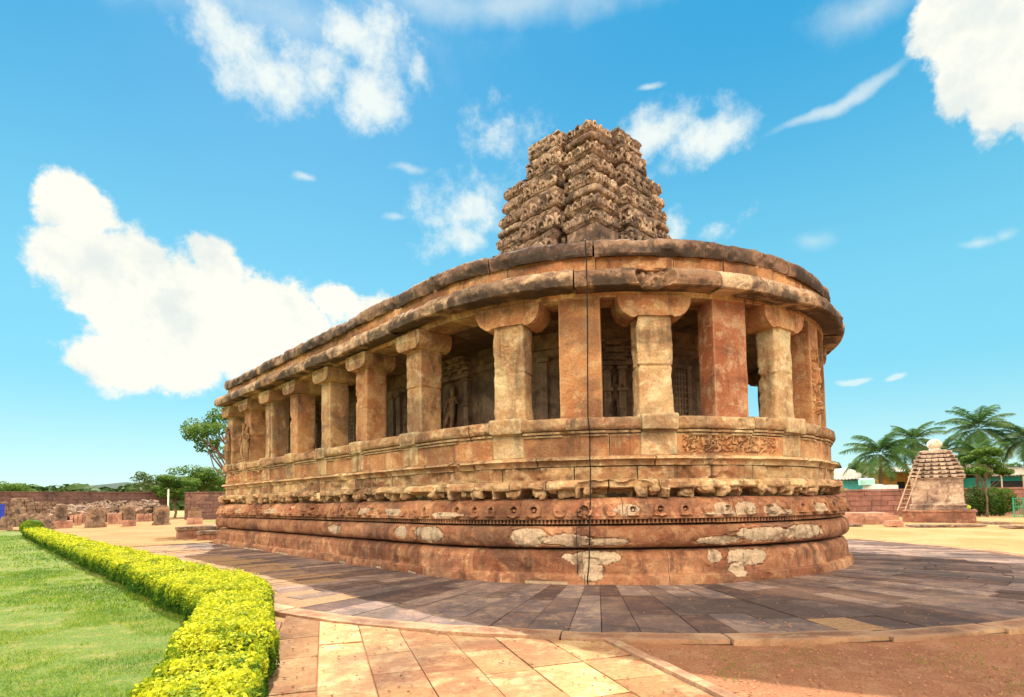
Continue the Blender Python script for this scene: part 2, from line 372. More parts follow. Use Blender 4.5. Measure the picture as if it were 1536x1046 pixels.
def animod(U, Z, P):
    b = fbm(np.stack([U, U*0, U*0], -1), 1.6, 3, 8)
    ph = (U+.12*b)/.62 % 1.; leg = np.exp(-((ph-.5)/.13)**2)*(.6+.8*vn(np.stack([np.floor((U+.12*b)/.62)*3.1, U*0, U*0], -1), 4))
    low = sst(-Z, -1.88-.07*fbm(P, 1.9, 3, 19), -1.84-.07*fbm(P, 1.9, 3, 19))
    d = low*(-.3+.44*np.clip(leg, 0, 1))+(1-low)*(.11*fbm(P, 3.2, 3, 12)+.04)
    d += .10*fbm(P, 2.6, 4, 13)-.13*sst(fbm(P, 1.2, 3, 14), .1, .25)
    ey = np.exp(-(((ph-.5)/.1)**2+((Z-1.8)/.05)**2)); d += .05*ey*vn(P*11, 3)
    return d, 0*U, .25*fbm(P, 2.5, 2, 6)
course(mb, [(-.6, 1.69), (-.22, 1.7), (-.18, 1.78), (-.15, 1.84), (-.12, 1.92), (-.13, 1.99), (-.2, 2.045), (-.36, 2.06), (-.6, 2.065)], ds=.022, seed=9, bl=(.7, 1.9), du=.022, mod=animod, amp=.012, jit=.03, gap=.03)
rsa = np.random.RandomState(77); uu_ = -14.9
while uu_ < 12.4:     # eroded beasts' heads hanging out of the frieze
    w_ = rsa.choice([.12, .18, .3, .5])*rsa.uniform(.8, 1.25); zb_ = rsa.uniform(1.70, 1.8); zt_ = rsa.uniform(1.88, 2.02); pr_ = rsa.uniform(-.2, -.07)
    wbox(mb, uu_, uu_+w_, -.42, pr_, zb_, zt_, n=(8, 8, 8), rad=.05, amp=.09, tint=rsa.uniform(.2, .8), freq=6., seed=int(uu_*100) % 997)
    if rsa.rand() < .45: wbox(mb, uu_+w_*.2, uu_+w_*.8, -.3, pr_+.05, zb_+.02, zb_+.13, n=(6, 6, 5), rad=.05, amp=.03, tint=rsa.uniform(.3, .8), freq=7.)
    uu_ += w_+rsa.choice([.04, .15, .4, .8])*rsa.uniform(.6, 1.3)
part(mb, 'animal_frieze', 'tan')
mb = MB()
course(mb, [(-.6, 2.05), (-.34, 2.06), (-.33, 2.2), (-.34, 2.315), (-.6, 2.32)], ds=.03, seed=10, bl=(1.0, 2.2), amp=.02, jit=.03, gap=.025, chip=.06)
part(mb, 'plain_course', 'tan')
PIL = [(-14.75, .62, 't'), (-12.6, .62, 't'), (-10.35, .62, 't'), (-8.1, .6, 't'), (-5.7, .6, 't'), (-3.48, .62, 't'), (-.87, .62, 't'), (2.44, .72, 'Y'), (4.16, .86, 'O'), (5.84, .72, 'Y'), (7.68, .84, 'R'), (9.47, .66, 'Y'), (11.2, .74, 'C')]
PIL += [(12.95, .62, 'O'), (14.6, .66, 't'), (16.1, .66, 'O'), (17.35, .5, 't'), (19.75, .7, 'O')]+[(PR-u, w, 't') for u, w, k in PIL[:7][::-1]]
PIL += [(-L-x, .66, 't') for x in (2.2, 4.4, 9.2, 11.4)]
BR = []
for u, w, k in PIL[:13]:
    if k in 'Yt': BR += [u-w/2-.02, u+w/2+.02]
BR = sorted(BR)
mb = MB()
course(mb, [(-.6, 2.31), (-.31, 2.325), (-.3, 2.35)]+arc(-.3, 2.36, -.22, 2.44, -.02, 4)+arc(-.19, 2.45, -.3, 2.52, .02, 5)+[(-.6, 2.53)], ds=.022, seed=11, bl=(1.6, 2.9), amp=.016, jit=.025, gap=.03, chip=.07, jz=.012)
part(mb, 'ledge_moulding', 'tan')
mb = MB()
def panelmod(U, Z, P):
    d = np.zeros(U.shape)
    # scrollwork panel under the red pillar
    inn = ((U > 6.36) & (U < 8.84) & (Z > 2.585) & (Z < 2.915)).astype(float)
    w = fbm(P, 5.5, 2, 21)*1.2; a = np.abs(np.sin(9*fbm(P+w[..., None]*.1, 5.2, 2, 24)+w)); d += inn*(-.035+.05*sst(a, .45, .75))
    # figure panels at the far left end
    inf = ((U < -10.6) & (U > -14.9) & (Z > 2.56) & (Z < 2.94)).astype(float)
    ph = (U/.33) % 1.; body = np.exp(-((ph-.5+.06*np.sin(Z*30))/.2)**2); d += inf*(-.07+.13*body*(.75+.6*fbm(P, 9., 2, 30)))
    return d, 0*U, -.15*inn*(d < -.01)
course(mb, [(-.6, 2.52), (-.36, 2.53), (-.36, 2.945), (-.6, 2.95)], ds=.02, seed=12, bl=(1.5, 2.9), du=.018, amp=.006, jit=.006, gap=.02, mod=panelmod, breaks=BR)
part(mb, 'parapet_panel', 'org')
mb = MB()
course(mb, [(-.6, 2.94), (-.33, 2.95), (-.325, 2.985), (-.36, 2.99), (-.36, 3.005), (-.29, 3.01), (-.285, 3.05), (-.33, 3.06), (-.33, 3.075)]+arc(-.26, 3.08, -.23, 3.2, .02, 4)+arc(-.23, 3.21, -.36, 3.335, .045, 6)+[(-.6, 3.36), (-.9, 3.36), (-1.15, 3.34), (-1.15, 2.5)], ds=.022, seed=13, bl=(1.8, 2.9), amp=.016, jit=.02, jz=.018, gap=.035, chip=.05, breaks=BR)
part(mb, 'parapet_coping', 'tan')
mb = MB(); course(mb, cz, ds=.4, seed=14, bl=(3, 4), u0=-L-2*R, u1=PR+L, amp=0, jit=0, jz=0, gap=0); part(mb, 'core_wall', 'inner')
# gallery floor and ceiling, inner sanctuary wall
mb = MB(); course(mb, [(-.9, 2.35), (-6.5, 2.351)], ds=.8, seed=15, bl=(3, 4), amp=0, jit=0, jz=0, gap=0); part(mb, 'gallery_floor', 'inner')
RC = -2.75
mb = MB(); course(mb, [(RC, 2.3), (RC, 2.5), (RC+.06, 2.52), (RC+.06, 3.0), (RC, 3.02), (RC, 5.2), (RC+.08, 5.25), (RC+.08, 5.4), (RC, 5.45), (RC, 7.3)], ds=.08, seed=16, bl=(1.0, 1.9), amp=.01, jit=.012, gap=.02, u1=PR+L)
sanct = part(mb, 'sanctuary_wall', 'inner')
# niches, lattice windows, pilasters on the sanctuary wall
def niche(u, w, z0, z1, big=False):
    mb = MB(); r0 = RC-.02
    for s in (-1, 1):
        wbox(mb, u+s*w/2-.09, u+s*w/2+.09, r0, RC+.16, z0, z1, amp=.01, rad=.02)
        for zz in (z0+.05, z0+(z1-z0)*.55, z1-.1): wbox(mb, u+s*w/2-.13, u+s*w/2+.13, r0, RC+.21, zz, zz+.09, amp=.008)
    wbox(mb, u-w/2-.2, u+w/2+.2, r0, RC+.24, z1, z1+.1, amp=.01); zc = z1+.1; ww = w/2+.15
    for k in range(4 if big else 3):
        wbox(mb, u-ww, u+ww, r0, RC+.16-.02*k, zc, zc+.1, amp=.015, n=(8, 3, 3)); wbox(mb, u-ww-.07, u+ww+.07, r0, RC+.26-.03*k, zc+.11, zc+.17, amp=.02, n=(10, 3, 3)); 
        for s in (-.6, 0, .6): wbox(mb, u+s*ww-.1, u+s*ww+.1, RC, RC+.24, zc+.02, zc+.17, amp=.03, rad=.05)
        zc += .19; ww *= .78
    wbox(mb, u-w/2-.15, u+w/2+.15, r0, RC+.2, z0-.15, z0-.01, amp=.01)
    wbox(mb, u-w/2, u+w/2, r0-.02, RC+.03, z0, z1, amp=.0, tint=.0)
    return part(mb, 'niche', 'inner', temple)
niche(-2.1, 1.3, 3.35, 5.15, True); niche(5.3, .6, 3.5, 4.9); niche(11.3, 1.0, 3.4, 5.0); niche(-7.0, .9, 3.4, 5.); niche(-11.5, .9, 3.4, 5.)
def lattice(u):
    mb = MB(); w, z0, z1 = .75, 3.7, 4.9
    wbox(mb, u-w/2-.12, u-w/2, RC, RC+.1, z0-.1, z1+.1); wbox(mb, u+w/2, u+w/2+.12, RC, RC+.1, z0-.1, z1+.1)
    wbox(mb, u-w/2, u+w/2, RC, RC+.1, z1, z1+.1); wbox(mb, u-w/2, u+w/2, RC, RC+.1, z0-.1, z0)
    for i in range(1, 5): wbox(mb, u-w/2+w*i/5-.035, u-w/2+w*i/5+.035, RC+.005, RC+.07, z0, z1, n=(2, 2, 4))
    for i in range(1, 8): wbox(mb, u-w/2, u+w/2, RC+.008, RC+.067, z0+(z1-z0)*i/8-.03, z0+(z1-z0)*i/8+.03, n=(5, 2, 2))
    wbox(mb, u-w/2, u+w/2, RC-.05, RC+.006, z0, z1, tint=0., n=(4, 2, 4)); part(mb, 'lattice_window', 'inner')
lattice(8.3); lattice(-8.45); lattice(.6)
for u in (-5.4, -5.0, 2.3, 3.3, 6.9, 7.3, 9.9, -3.4, -9.6):
    mb = MB(); wbox(mb, u-.1, u+.1, RC, RC+.12, 2.5, 5.1, amp=.01); wbox(mb, u-.16, u+.16, RC, RC+.2, 5.1, 5.22, amp=.01); wbox(mb, u-.15, u+.15, RC, RC+.17, 3.1, 3.25, amp=.01); part(mb, 'pilaster', 'inner')
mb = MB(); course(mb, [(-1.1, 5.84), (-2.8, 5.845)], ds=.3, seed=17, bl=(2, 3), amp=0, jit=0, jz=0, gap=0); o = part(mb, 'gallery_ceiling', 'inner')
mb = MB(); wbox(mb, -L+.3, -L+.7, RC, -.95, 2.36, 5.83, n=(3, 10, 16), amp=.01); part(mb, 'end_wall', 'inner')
# beam, eaves, roof
mb = MB(); course(mb, [(-1.15, 5.845), (-1.15, 5.82), (-.9, 5.80), (-.42, 5.80), (-.4, 5.9), (-.4, 6.0), (-.6, 6.05)], ds=.04, seed=18, bl=(1.8, 2.6), amp=.008, jit=.01, gap=.015); part(mb, 'beam', 'tan')
mb = MB()
def eavemod(U, Z, P):
    # broken corner of the eave above the yellow pillar
    q = ((U-5.75)/.42)**2+((Z-6.08)/.3)**2+fbm(P, 4., 3, 50)*.6; m = 1-sst(q, .7, 1.1)
    b2 = sst(fbm(P, 1.1, 4, 51), .25, .4)
    return -.3*m*(.6+.8*np.abs(fbm(P, 5., 3, 52)))-.05*b2+.02*fbm(P, 2., 3, 53), 0*U, 0
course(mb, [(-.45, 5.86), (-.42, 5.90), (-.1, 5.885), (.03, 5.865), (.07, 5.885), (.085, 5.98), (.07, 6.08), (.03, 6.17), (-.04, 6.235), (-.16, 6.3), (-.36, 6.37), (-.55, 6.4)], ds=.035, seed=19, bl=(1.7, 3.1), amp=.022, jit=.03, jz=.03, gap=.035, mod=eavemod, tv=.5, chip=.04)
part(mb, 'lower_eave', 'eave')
mb = MB(); course(mb, [(-.5, 6.3), (-.37, 6.33), (-.36, 6.5), (-.38, 6.66), (-.6, 6.68)], ds=.04, seed=20, bl=(1.2, 2.2), amp=.015, jit=.015, gap=.02, chip=.02); part(mb, 'upper_wall_band', 'org')
mb = MB()
def upmod(U, Z, P): return .03*fbm(P, 1.6, 3, 60)-.05*sst(fbm(P, 1.1, 3, 61), .2, .4), 0*U, 0
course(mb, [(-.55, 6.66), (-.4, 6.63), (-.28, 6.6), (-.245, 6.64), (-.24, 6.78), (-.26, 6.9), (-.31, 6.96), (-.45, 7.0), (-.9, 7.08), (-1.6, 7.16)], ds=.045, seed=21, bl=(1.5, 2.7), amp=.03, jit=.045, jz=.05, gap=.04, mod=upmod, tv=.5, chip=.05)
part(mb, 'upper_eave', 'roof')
mb = MB(); course(mb, [(-.5, 6.95), (-1.5, 7.1), (-2.6, 7.2), (-2.62, 7.4), (-4.5, 7.46), (-6.5, 7.48)], ds=.3, seed=22, bl=(1.5, 2.6), amp=.015, jit=0, jz=.0, gap=.0)
rc_ = C+AX*(L/2-1.6); rbox_w(mb, (rc_[0], rc_[1], 7.40), (.7, L/2+1.4, .09), PHI, (1, 6, 1), .02)
part(mb, 'roof', 'roof')
# pillars
def frame(u): 
    p = W(u, 0, 0); q = W(u+.01, 0, 0); t = q-p; t /= np.linalg.norm(t); n = W(u, .5, 0)-W(u, 0, 0); n /= np.linalg.norm(n); return p, t, n
def column(mb, u, w, d, z0, z1, rf, rad=.05, amp=.012, seed=0, seam=None, tint=.5, flare=0., ds=.035, relief=None, nz=None):
    """rounded rectangular shaft, front face at offset rf, depth d"""
    p, t, n = frame(u); npt = max(6, int((w)/ds)); mpt = max(6, int(d/ds))
    a = np.linspace(-1, 1, npt, endpoint=False); b = np.linspace(-1, 1, mpt, endpoint=False)
    X = np.concatenate([a, np.ones(mpt), -a, -np.ones(mpt)])*w/2; Y = np.concatenate([np.ones(npt), -b, -np.ones(npt), b])*d/2
    h = np.array([w/2, d/2]); P2 = np.stack([X, Y], -1); q = np.clip(P2, -(h-rad), h-rad); dd = P2-q; ln = np.linalg.norm(dd, axis=1, keepdims=True); P2 = q+np.where(ln > 1e-9, rad*dd/np.maximum(ln, 1e-9), 0)
    nz = nz or max(4, int((z1-z0)/ds)); zz = np.linspace(z0, z1, nz); zz = np.concatenate([[z0], zz, [z1]])
    N = dd/np.maximum(ln, 1e-9)
    flat = (ln[:, 0] < 1e-9); N = np.where((ln > 1e-9), N, np.stack([np.sign(P2[:, 0])*(np.abs(P2[:, 0]) > h[0]-1e-6), np.sign(P2[:, 1])*(np.abs(P2[:, 1]) > h[1]-1e-6)], -1))
    PX = np.broadcast_to(P2[None], (len(zz),)+P2.shape).copy(); ZZ = np.broadcast_to(zz[:, None], PX.shape[:2])
    cen = p+n*(rf-d/2)
    Wd = cen+PX[..., :1]*t+PX[..., 1:]*n; Wd = Wd.copy(); Wd[..., 2] = ZZ
    dsp = fbm(Wd, 2.2, 4, seed)*amp*1.7+fbm(Wd, 11., 2, seed+2)*amp*.5
    dsp -= .05*sst(fbm(Wd, 2.6, 3, seed+4), .3, .5)*(amp > .005)
    if seam is not None: dsp -= .022*np.exp(-((ZZ-seam-.02*vn(Wd*2, seed))/.016)**2); dsp += np.where(ZZ > seam, .006, -.006)
    if flare: dsp += flare*np.exp(-(ZZ-z0)/.14)*(1+.5*fbm(Wd, 4., 2, seed+7))
    if relief is not None: dsp += relief(PX[..., 0], ZZ, PX[..., 1] > d/2-.02, Wd)
    PX = PX+N[None]*dsp[..., None]; PX[0] *= .0; PX[-1] *= .0
    Wd = cen+PX[..., :1]*t+PX[..., 1:]*n; Wd[..., 2] = ZZ
    mb.add(Wd, gridf(len(zz), P2.shape[0], False, True)[:, ::-1], tint)
def extr(mb, u, prof, r0, r1, nr=8, amp=.01, seed=0, tint=.5):
    """closed outline (x along wall, z) extruded radially"""
    p, t, n = frame(u); prof = resamp(prof+[prof[0]], .05)[:-1]; rr = np.linspace(r0, r1, nr); rr = np.concatenate([[r0], rr, [r1]])
    cx_ = prof.mean(0); Pq = np.broadcast_to(prof[None], (len(rr),)+prof.shape).copy(); 
    for k in (1, -2): Pq[k] = cx_+(prof-cx_)*.975
    Pq[0] = cx_; Pq[-1] = cx_
    Wd = p+Pq[..., :1]*t+rr[:, None, None]*n; Wd[..., 2] = Pq[..., 1]
    Wd = Wd+rough(Wd, amp, 3., seed); mb.add(Wd, gridf(len(rr), len(prof), False, True), tint)
def capital(u, w, hw, parent, mat, seed, both, rf):
    mb = MB(); c = .36
    pr = [(-hw, 5.82), (-hw, 5.72), (-hw*.97, 5.6), (-hw*.87, 5.47), (-hw*.7, 5.38), (-hw*.55, 5.355), (-w/2, 5.40), (w/2, 5.40), (hw*.55, 5.355), (hw*.7, 5.38), (hw*.87, 5.47), (hw*.97, 5.6), (hw, 5.72), (hw, 5.82)]
    if both:
        column(mb, u, 1.04, .98, 5.62, 5.82, rf+.2, rad=.07, amp=.016, seed=seed)
        column(mb, u, .98, .92, 5.52, 5.63, rf+.17, rad=.08, amp=.014, seed=seed)
        column(mb, u, .84, .78, 5.42, 5.53, rf+.1, rad=.08, amp=.014, seed=seed, flare=0)
        extr(mb, u, [(x*.62*1.0, z) for x, z in pr] if False else [(-.54, 5.825), (-.55, 5.7), (-.53, 5.55), (-.44, 5.44), (-.3, 5.40), (.3, 5.40), (.44, 5.44), (.53, 5.55), (.55, 5.7), (.54, 5.825)], rf-.8, rf+.19, amp=.016, seed=seed)
    else:
        extr(mb, u, pr, rf-.62, rf+.06, amp=.016, seed=seed)
    return part(mb, 'capital', mat, parent)
def figrelief(x, z, front, Wd):
    m = front & (np.abs(x) < .3) & (z > 3.62) & (z < 5.25); k = fbm(Wd, 5., 3, 71)
    body = np.exp(-((x-.06*np.sin((z-3.6)*4))/.1)**2)*(z < 4.75); a = np.abs(np.sin(7*fbm(Wd, 4.5, 2, 72)+x*8))
    return np.where(m, -.09+.13*body+.09*sst(a, .4, .8)+.05*k, 0)
def yrelief(x, z, front, Wd):
    return np.where(front & (np.abs(x) < .2) & (z > 4.42) & (z < 5.25), -.02+.025*sst(np.abs(np.sin(z*40+6*vn(Wd*6, 2))), .3, .7)*(vn(Wd*3, 5) > -.4), 0)
figs = []
for i, (u, w, k) in enumerate(PIL):
    mb = MB(); vis = i < 14; ds = .035 if 4 < i < 13 else .06 if vis else .15
    rf = -.45; rs = np.random.RandomState(100+i); tint = rs.uniform(.35, .7)
    mt = {'t': ('tan', 'org')[i % 2], 'Y': 'yel', 'O': 'org', 'R': 'pred', 'C': 'org'}[k]
    if k in 'tY':
        column(mb, u, w, .47 if k == 'Y' else .64, 3.3, 5.42, rf, rad=.035 if k == 't' else .06, amp=.012 if k == 't' else .02, seed=200+i, seam=rs.uniform(4.2, 4.5) if k == 't' else 4.39, tint=tint, flare=.06 if k == 'Y' else 0., ds=ds, relief=yrelief if u == 2.44 else None)
    else:
        column(mb, u, w, .5, 3.3, 5.86, rf+.02, rad=.02, amp=.005, seed=200+i, tint=tint, ds=ds, relief=figrelief if k == 'C' else None)
    po = part(mb, 'pillar', mt)
    if k == 'R': po['label'] = 'red mottled square pillar without a capital'
    if k == 'C': po['label'] = 'pillar carved with a tall figure relief'
    if k in 'tY':
        capital(u, w, .5 if k == 't' else .77, po, 'tan' if k == 't' else 'org', 300+i, k == 't', rf)
        if vis:
            mb = MB(); wbox(mb, u-w/2, u+w/2, -.8, -.345, 2.535, 3.02, n=(12, 4, 10), rad=.03, amp=.02, seed=400+i, tint=tint+.1)
            wbox(mb, u-w/2-.015, u+w/2+.015, -.8, -.235 if k == 't' else -.19, 3.03, 3.37, n=(12, 4, 8), rad=.05, amp=.025, seed=420+i, tint=tint)
            part(mb, 'pier_block', 'yel' if k == 'Y' or i in (4, 5, 6) else 'tan', po)
    figs.append(po)
# standing stone figures (skin modifier)
def statue(base, yaw, hgt, parent, mat, name='carved_figure', flip=1, bent=0.):
    s = hgt/1.9; f = flip
    J = {'pel': (0, 0, 1.0, .125), 'wst': (-.03*f, 0, 1.16, .085), 'chs': (.03*f, .02, 1.36, .135), 'nek': (.03*f, .02, 1.52, .05), 'hed': (.0, .04, 1.65, .1), 'crn': (-.01*f, .02, 1.8, .085), 'tip': (-.01*f, .01, 1.93, .04),
         'shl': (.2, .02, 1.44, .06), 'ell': (.34, .04, 1.2, .045), 'hal': (.22, .14, 1.02, .04), 'shr': (-.17, .02, 1.44, .06), 'elr': (-.33, .05, 1.25, .045), 'har': (-.26, .16, 1.5, .04),
         'hil': (.11, 0, .92, .1), 'knl': (.2*1, .08, .52, .07), 'anl': (.12, 0, .08, .045), 'fol': (.16, .12, .03, .04), 'hir': (-.11, 0, .92, .1), 'knr': (-.12, .03, .5, .07), 'anr': (-.1, 0, .08, .045), 'for': (-.14, .12, .03, .04)}
    E_ = [('pel', 'wst'), ('wst', 'chs'), ('chs', 'nek'), ('nek', 'hed'), ('hed', 'crn'), ('crn', 'tip'), ('chs', 'shl'), ('shl', 'ell'), ('ell', 'hal'), ('chs', 'shr'), ('shr', 'elr'), ('elr', 'har'), ('pel', 'hil'), ('hil', 'knl'), ('knl', 'anl'), ('anl', 'fol'), ('pel', 'hir'), ('hir', 'knr'), ('knr', 'anr'), ('anr', 'for')]
    ks = list(J); c_, s_ = math.cos(yaw), math.sin(yaw); V = []
    for q in ks:
        x, y, z, _ = J[q]; x *= f; x += bent*math.sin(z*3)*.1; V.append((base[0]+s*(x*c_-y*s_), base[1]+s*(x*s_+y*c_), base[2]+s*z))
    me = bpy.data.meshes.new(name); me.from_pydata(V, [(ks.index(a), ks.index(b)) for a, b in E_], []); me.materials.append(M[mat])
    o = bpy.data.objects.new(name, me); COL.objects.link(o); sk = o.modifiers.new('skin', 'SKIN'); sk.use_smooth_shade = True
    for i, q in enumerate(ks):
        d = me.skin_vertices[0].data[i]; r = J[q][3]*s; d.radius = (r, r); d.use_root = (i == 0)
    ss = o.modifiers.new('ss', 'SUBSURF'); ss.levels = 1; ss.render_levels = 2
    o.parent = parent
    if parent is temple: o.location = (-CX, -CY, 0)
    return o
def wfig(u, r, z, h, parent, mat, **k):
    p, t, n = frame(u); b = W(u, r, z); yaw = math.atan2(n[1], n[0])-math.pi/2
    return statue(b, yaw, h, parent, mat, **k)
wfig(-12.65, -.36, 3.37, 1.55, figs[1], 'tan'); wfig(-12.35, -.38, 3.37, 1.4, figs[1], 'tan', flip=-1)
wfig(-14.75, -.36, 3.37, 1.6, figs[0], 'tan', flip=-1); wfig(-15., -.4, 3.37, 1.4, figs[0], 'tan')
wfig(-2.1, RC+.14, 3.4, 1.6, temple, 'tan', bent=1.); wfig(11.3, RC+.14, 3.4, 1.5, temple, 'inner')
wfig(-7., RC+.14, 3.4, 1.4, temple, 'inner'); wfig(5.3, RC+.1, 3.5, 1.2, temple, 'inner')
# ------------------------------------------------------------------ tower
TC = C+AX*.55-NL*.1; TZ0, TZ1 = 7.3, 12.75
tower_root = MB()
def TP(x, y, z):       # tower frame: x along -AX+..., i.e. local axes AX / NL
    x = np.asarray(x, float); y = np.asarray(y, float); z = np.asarray(z, float)
    return np.stack([TC[0]+AX[0]*x+NL[0]*y, TC[1]+AX[1]*x+NL[1]*y, z], -1)
def hw(z):
    t = np.clip((np.asarray(z, float)-9.4)/3.6, -.7, 1.15); return 2.02-.30*t-.12*np.clip(t, 0, 2)**2.4
PK = [(-.075, 0), (-.07, .16), (-.03, .2), (-.01, .3), (.015, .34), (.03, .42), (.03, .62), (.01, .78), (-.02, .86), (-.07, .9), (-.075, 1.)]
PB = [(-.07, 0), (-.06, .07), (.0, .1), (.02, .13), (.028, .2), (.02, .3), (.0, .4), (-.02, .44), (-.02, .52), (.0, .56), (.01, .66), (.022, .7), (.028, .78), (.012, .9), (-.05, .95), (-.07, 1.)]
PA = [(-.09, 0), (-.06, .12), (.0, .16)]+[(.075*math.sin(a)**.6, .5-.34*math.cos(a)) for a in np.linspace(.25, math.pi-.25, 8)]+[(-.02, .86), (-.08, 1.)]
def rcol(mb, cx_, cy_, hx, hy, tiers, seed=0, amb=(), big=False):
    """stack of carved eave tiers; centre and half sizes are fractions of hw(z)"""
    for k in range(len(tiers)-1):
        z0, z1 = tiers[k], tiers[k+1]; h = z1-z0; kind = 'A' if k in amb else 'K'
        prof = PA if kind == 'A' else (PB if big else PK)
        if k == 0: prof = [(-.06, 0), (-.06, 1.)]
        prof = resamp([(a, b*h) for a, b in prof], .03 if k else .3); n = 26; s = np.linspace(-1, 1, n, endpoint=False)
        X = np.concatenate([s, np.ones(n), -s, -np.ones(n)]); Y = np.concatenate([-np.ones(n), s, np.ones(n), -s])
        hz = float(hw((z0+z1)/2)); Rr = prof[:, 0][:, None]; ZZ = np.broadcast_to(z0+prof[:, 1][:, None], (len(prof), 4*n))
        lx = cx_*hz+X*(hx*hz+Rr); ly = cy_*hz+Y*(hy*hz+Rr)
        if kind == 'A':
            ang = np.arctan2(Y, X); lob = 1+.05*np.abs(np.sin(ang*10)); q = np.maximum(np.abs(X), np.abs(Y)); rr = q/np.power(np.abs(X)**5+np.abs(Y)**5, 1/5.)
            lx = cx_*hz+X*rr*lob*(hx*hz+Rr); ly = cy_*hz+Y*rr*lob*(hy*hz+Rr)
        P = TP(lx, ly, ZZ)
        if k:
            cv = fbm(P, 5.2, 3, seed+k*3); amp = (-.06*sst(cv, .12, .3)+.02*sst(-cv, .1, .3))*(.3 if kind == 'A' else 1)
            ins = (np.minimum(1-np.abs(X), 1-np.abs(Y)) < .001)*1.
            lx = lx+np.where(np.abs(X) > .999, np.sign(X), 0)*amp; ly = ly+np.where(np.abs(Y) > .999, np.sign(Y), 0)*amp; P = TP(lx, ly, ZZ)
        P = P+rough(P, .02, 4., seed+k)
        mb.add(P, gridf(len(prof), 4*n, False, True), np.clip(.5+.3*math.sin(k*7.1+seed), 0, 1))
        q_ = .07; top = TP(np.array([cx_*hz-hx*hz+q_, cx_*hz+hx*hz-q_, cx_*hz+hx*hz-q_, cx_*hz-hx*hz+q_]), np.array([cy_*hz-hy*hz+q_]*2+[cy_*hz+hy*hz-q_]*2), np.full(4, z1-.01)); mb.add(top, [[0, 1, 2, 3]], .4)
        if kind == 'K' and k > 0: arches(mb, cx_*hz, cy_*hz, hx*hz, hy*hz, z0, h, seed+k, big)
def arches(mb, cx_, cy_, hx, hy, z0, h, seed, big):
    rs = np.random.RandomState(seed)
    for ax_, sg in ((0, 1), (0, -1), (1, 1), (1, -1)):
        half = hy if ax_ == 0 else hx; out = hx if ax_ == 0 else hy
        if (cx_, cy_)[ax_]*sg < -.1: continue
        def TQ(s_, off, z): 
            s_ = np.asarray(s_, float); return TP(cx_+sg*off+0*s_, cy_+s_, z) if ax_ == 0 else TP(cx_+s_, cy_+sg*off+0*s_, z)
        cnt = max(2, int(round(half*2/(.36 if big else .3))))
        for i in range(cnt):
            s = (-1+(2*i+1)/cnt)*half+rs.uniform(-.02, .02); sz = rs.uniform(.85, 1.15); ra = (.125 if big else .1)*sz; zc = z0+h*(.3 if big else .5)
            if rs.rand() < .15: continue
            a = np.linspace(-.6, math.pi+.6, 12); tube(mb, TQ(s+ra*np.cos(a), out+.02, zc+ra*1.15*np.sin(a)), ra*.32, 6, tint=rs.uniform(.5, .9), amp=.012)
            for (ds, dz, hh, o_) in ((0, -.02, (.035, .035, .045), .01), (0, ra*1.4, (.04, .04, .045), .01)):
                V, Fc = rbox(hh, (2, 2, 2), .03); V = V+TQ(s+ds, out+o_, zc+dz); mb.add(V+rough(V, .02, 5.), Fc, .7)
            if big:   # small figure niche above
                V, Fc = rbox((.06, .06, h*.13), (3, 3, 4), .04); V = V+TQ(s+half/cnt*.7, out+.0, z0+h*.56); mb.add(V+rough(V, .03, 6.), Fc, .6)
    for sx in (-1, 1):
        for sy in (-1, 1):
            for fz in ((.3, .8) if big else (.55,)):
                lx, ly = cx_+sx*(hx+.03), cy_+sy*(hy+.03); d = .26
                P = [(lx+.0*sx, ly+.0*sy, z0+h*(fz-.02)), (lx-sx*d, ly+.015*sy, z0+h*(fz-.1)), (lx+.015*sx, ly-sy*d, z0+h*(fz-.1)), (lx-sx*.04, ly-sy*.04, z0+h*fz+.08)]
                Q = TP(np.array([p[0] for p in P]), np.array([p[1] for p in P]), np.array([p[2] for p in P])); mb.add(Q, [[0, 1, 3], [0, 2, 3], [1, 2, 3], [0, 1, 2]], .65)
tmb = MB(); rcol(tmb, 0, 0, .68, .68, [TZ0]+list(np.linspace(9.45, 12.6, 8)), 1)
tower = part(tmb, 'tower', 'tower')
zk = [TZ0, 9.3, 9.8, 10.28, 10.56, 11.05, 11.52, 12.0, 12.28, 12.7]
for sx, sy, nz_ in ((-1, 1, 99), (1, 1, 8), (-1, -1, 8), (1, -1, 8)):
    mb = MB(); rcol(mb, sx*.745, sy*.745, .275, .275, zk[:nz_], 20+sx*3+sy, amb=(3, 7)); part(mb, 'corner_column', 'tower', tower)
zb = [TZ0, 8.9, 9.6, 10.3, 10.98, 11.65, 12.3, 12.88]
for sx, sy in ((1, 0), (-1, 0), (0, 1), (0, -1)):
    mb = MB(); rcol(mb, sx*.88, sy*.88, .25 if sx else .36, .36 if sx else .25, zb, 40+sx*3+sy, big=True); part(mb, 'central_projection', 'tower', tower)
# lightning rod on the tower
mb = MB(); pr_ = TP(-1.0, .2, 12.3); tube(mb, [pr_, pr_+np.array([0, 0, 1.05])], .014, 6); part(mb, 'lightning_rod', 'cable', tower)
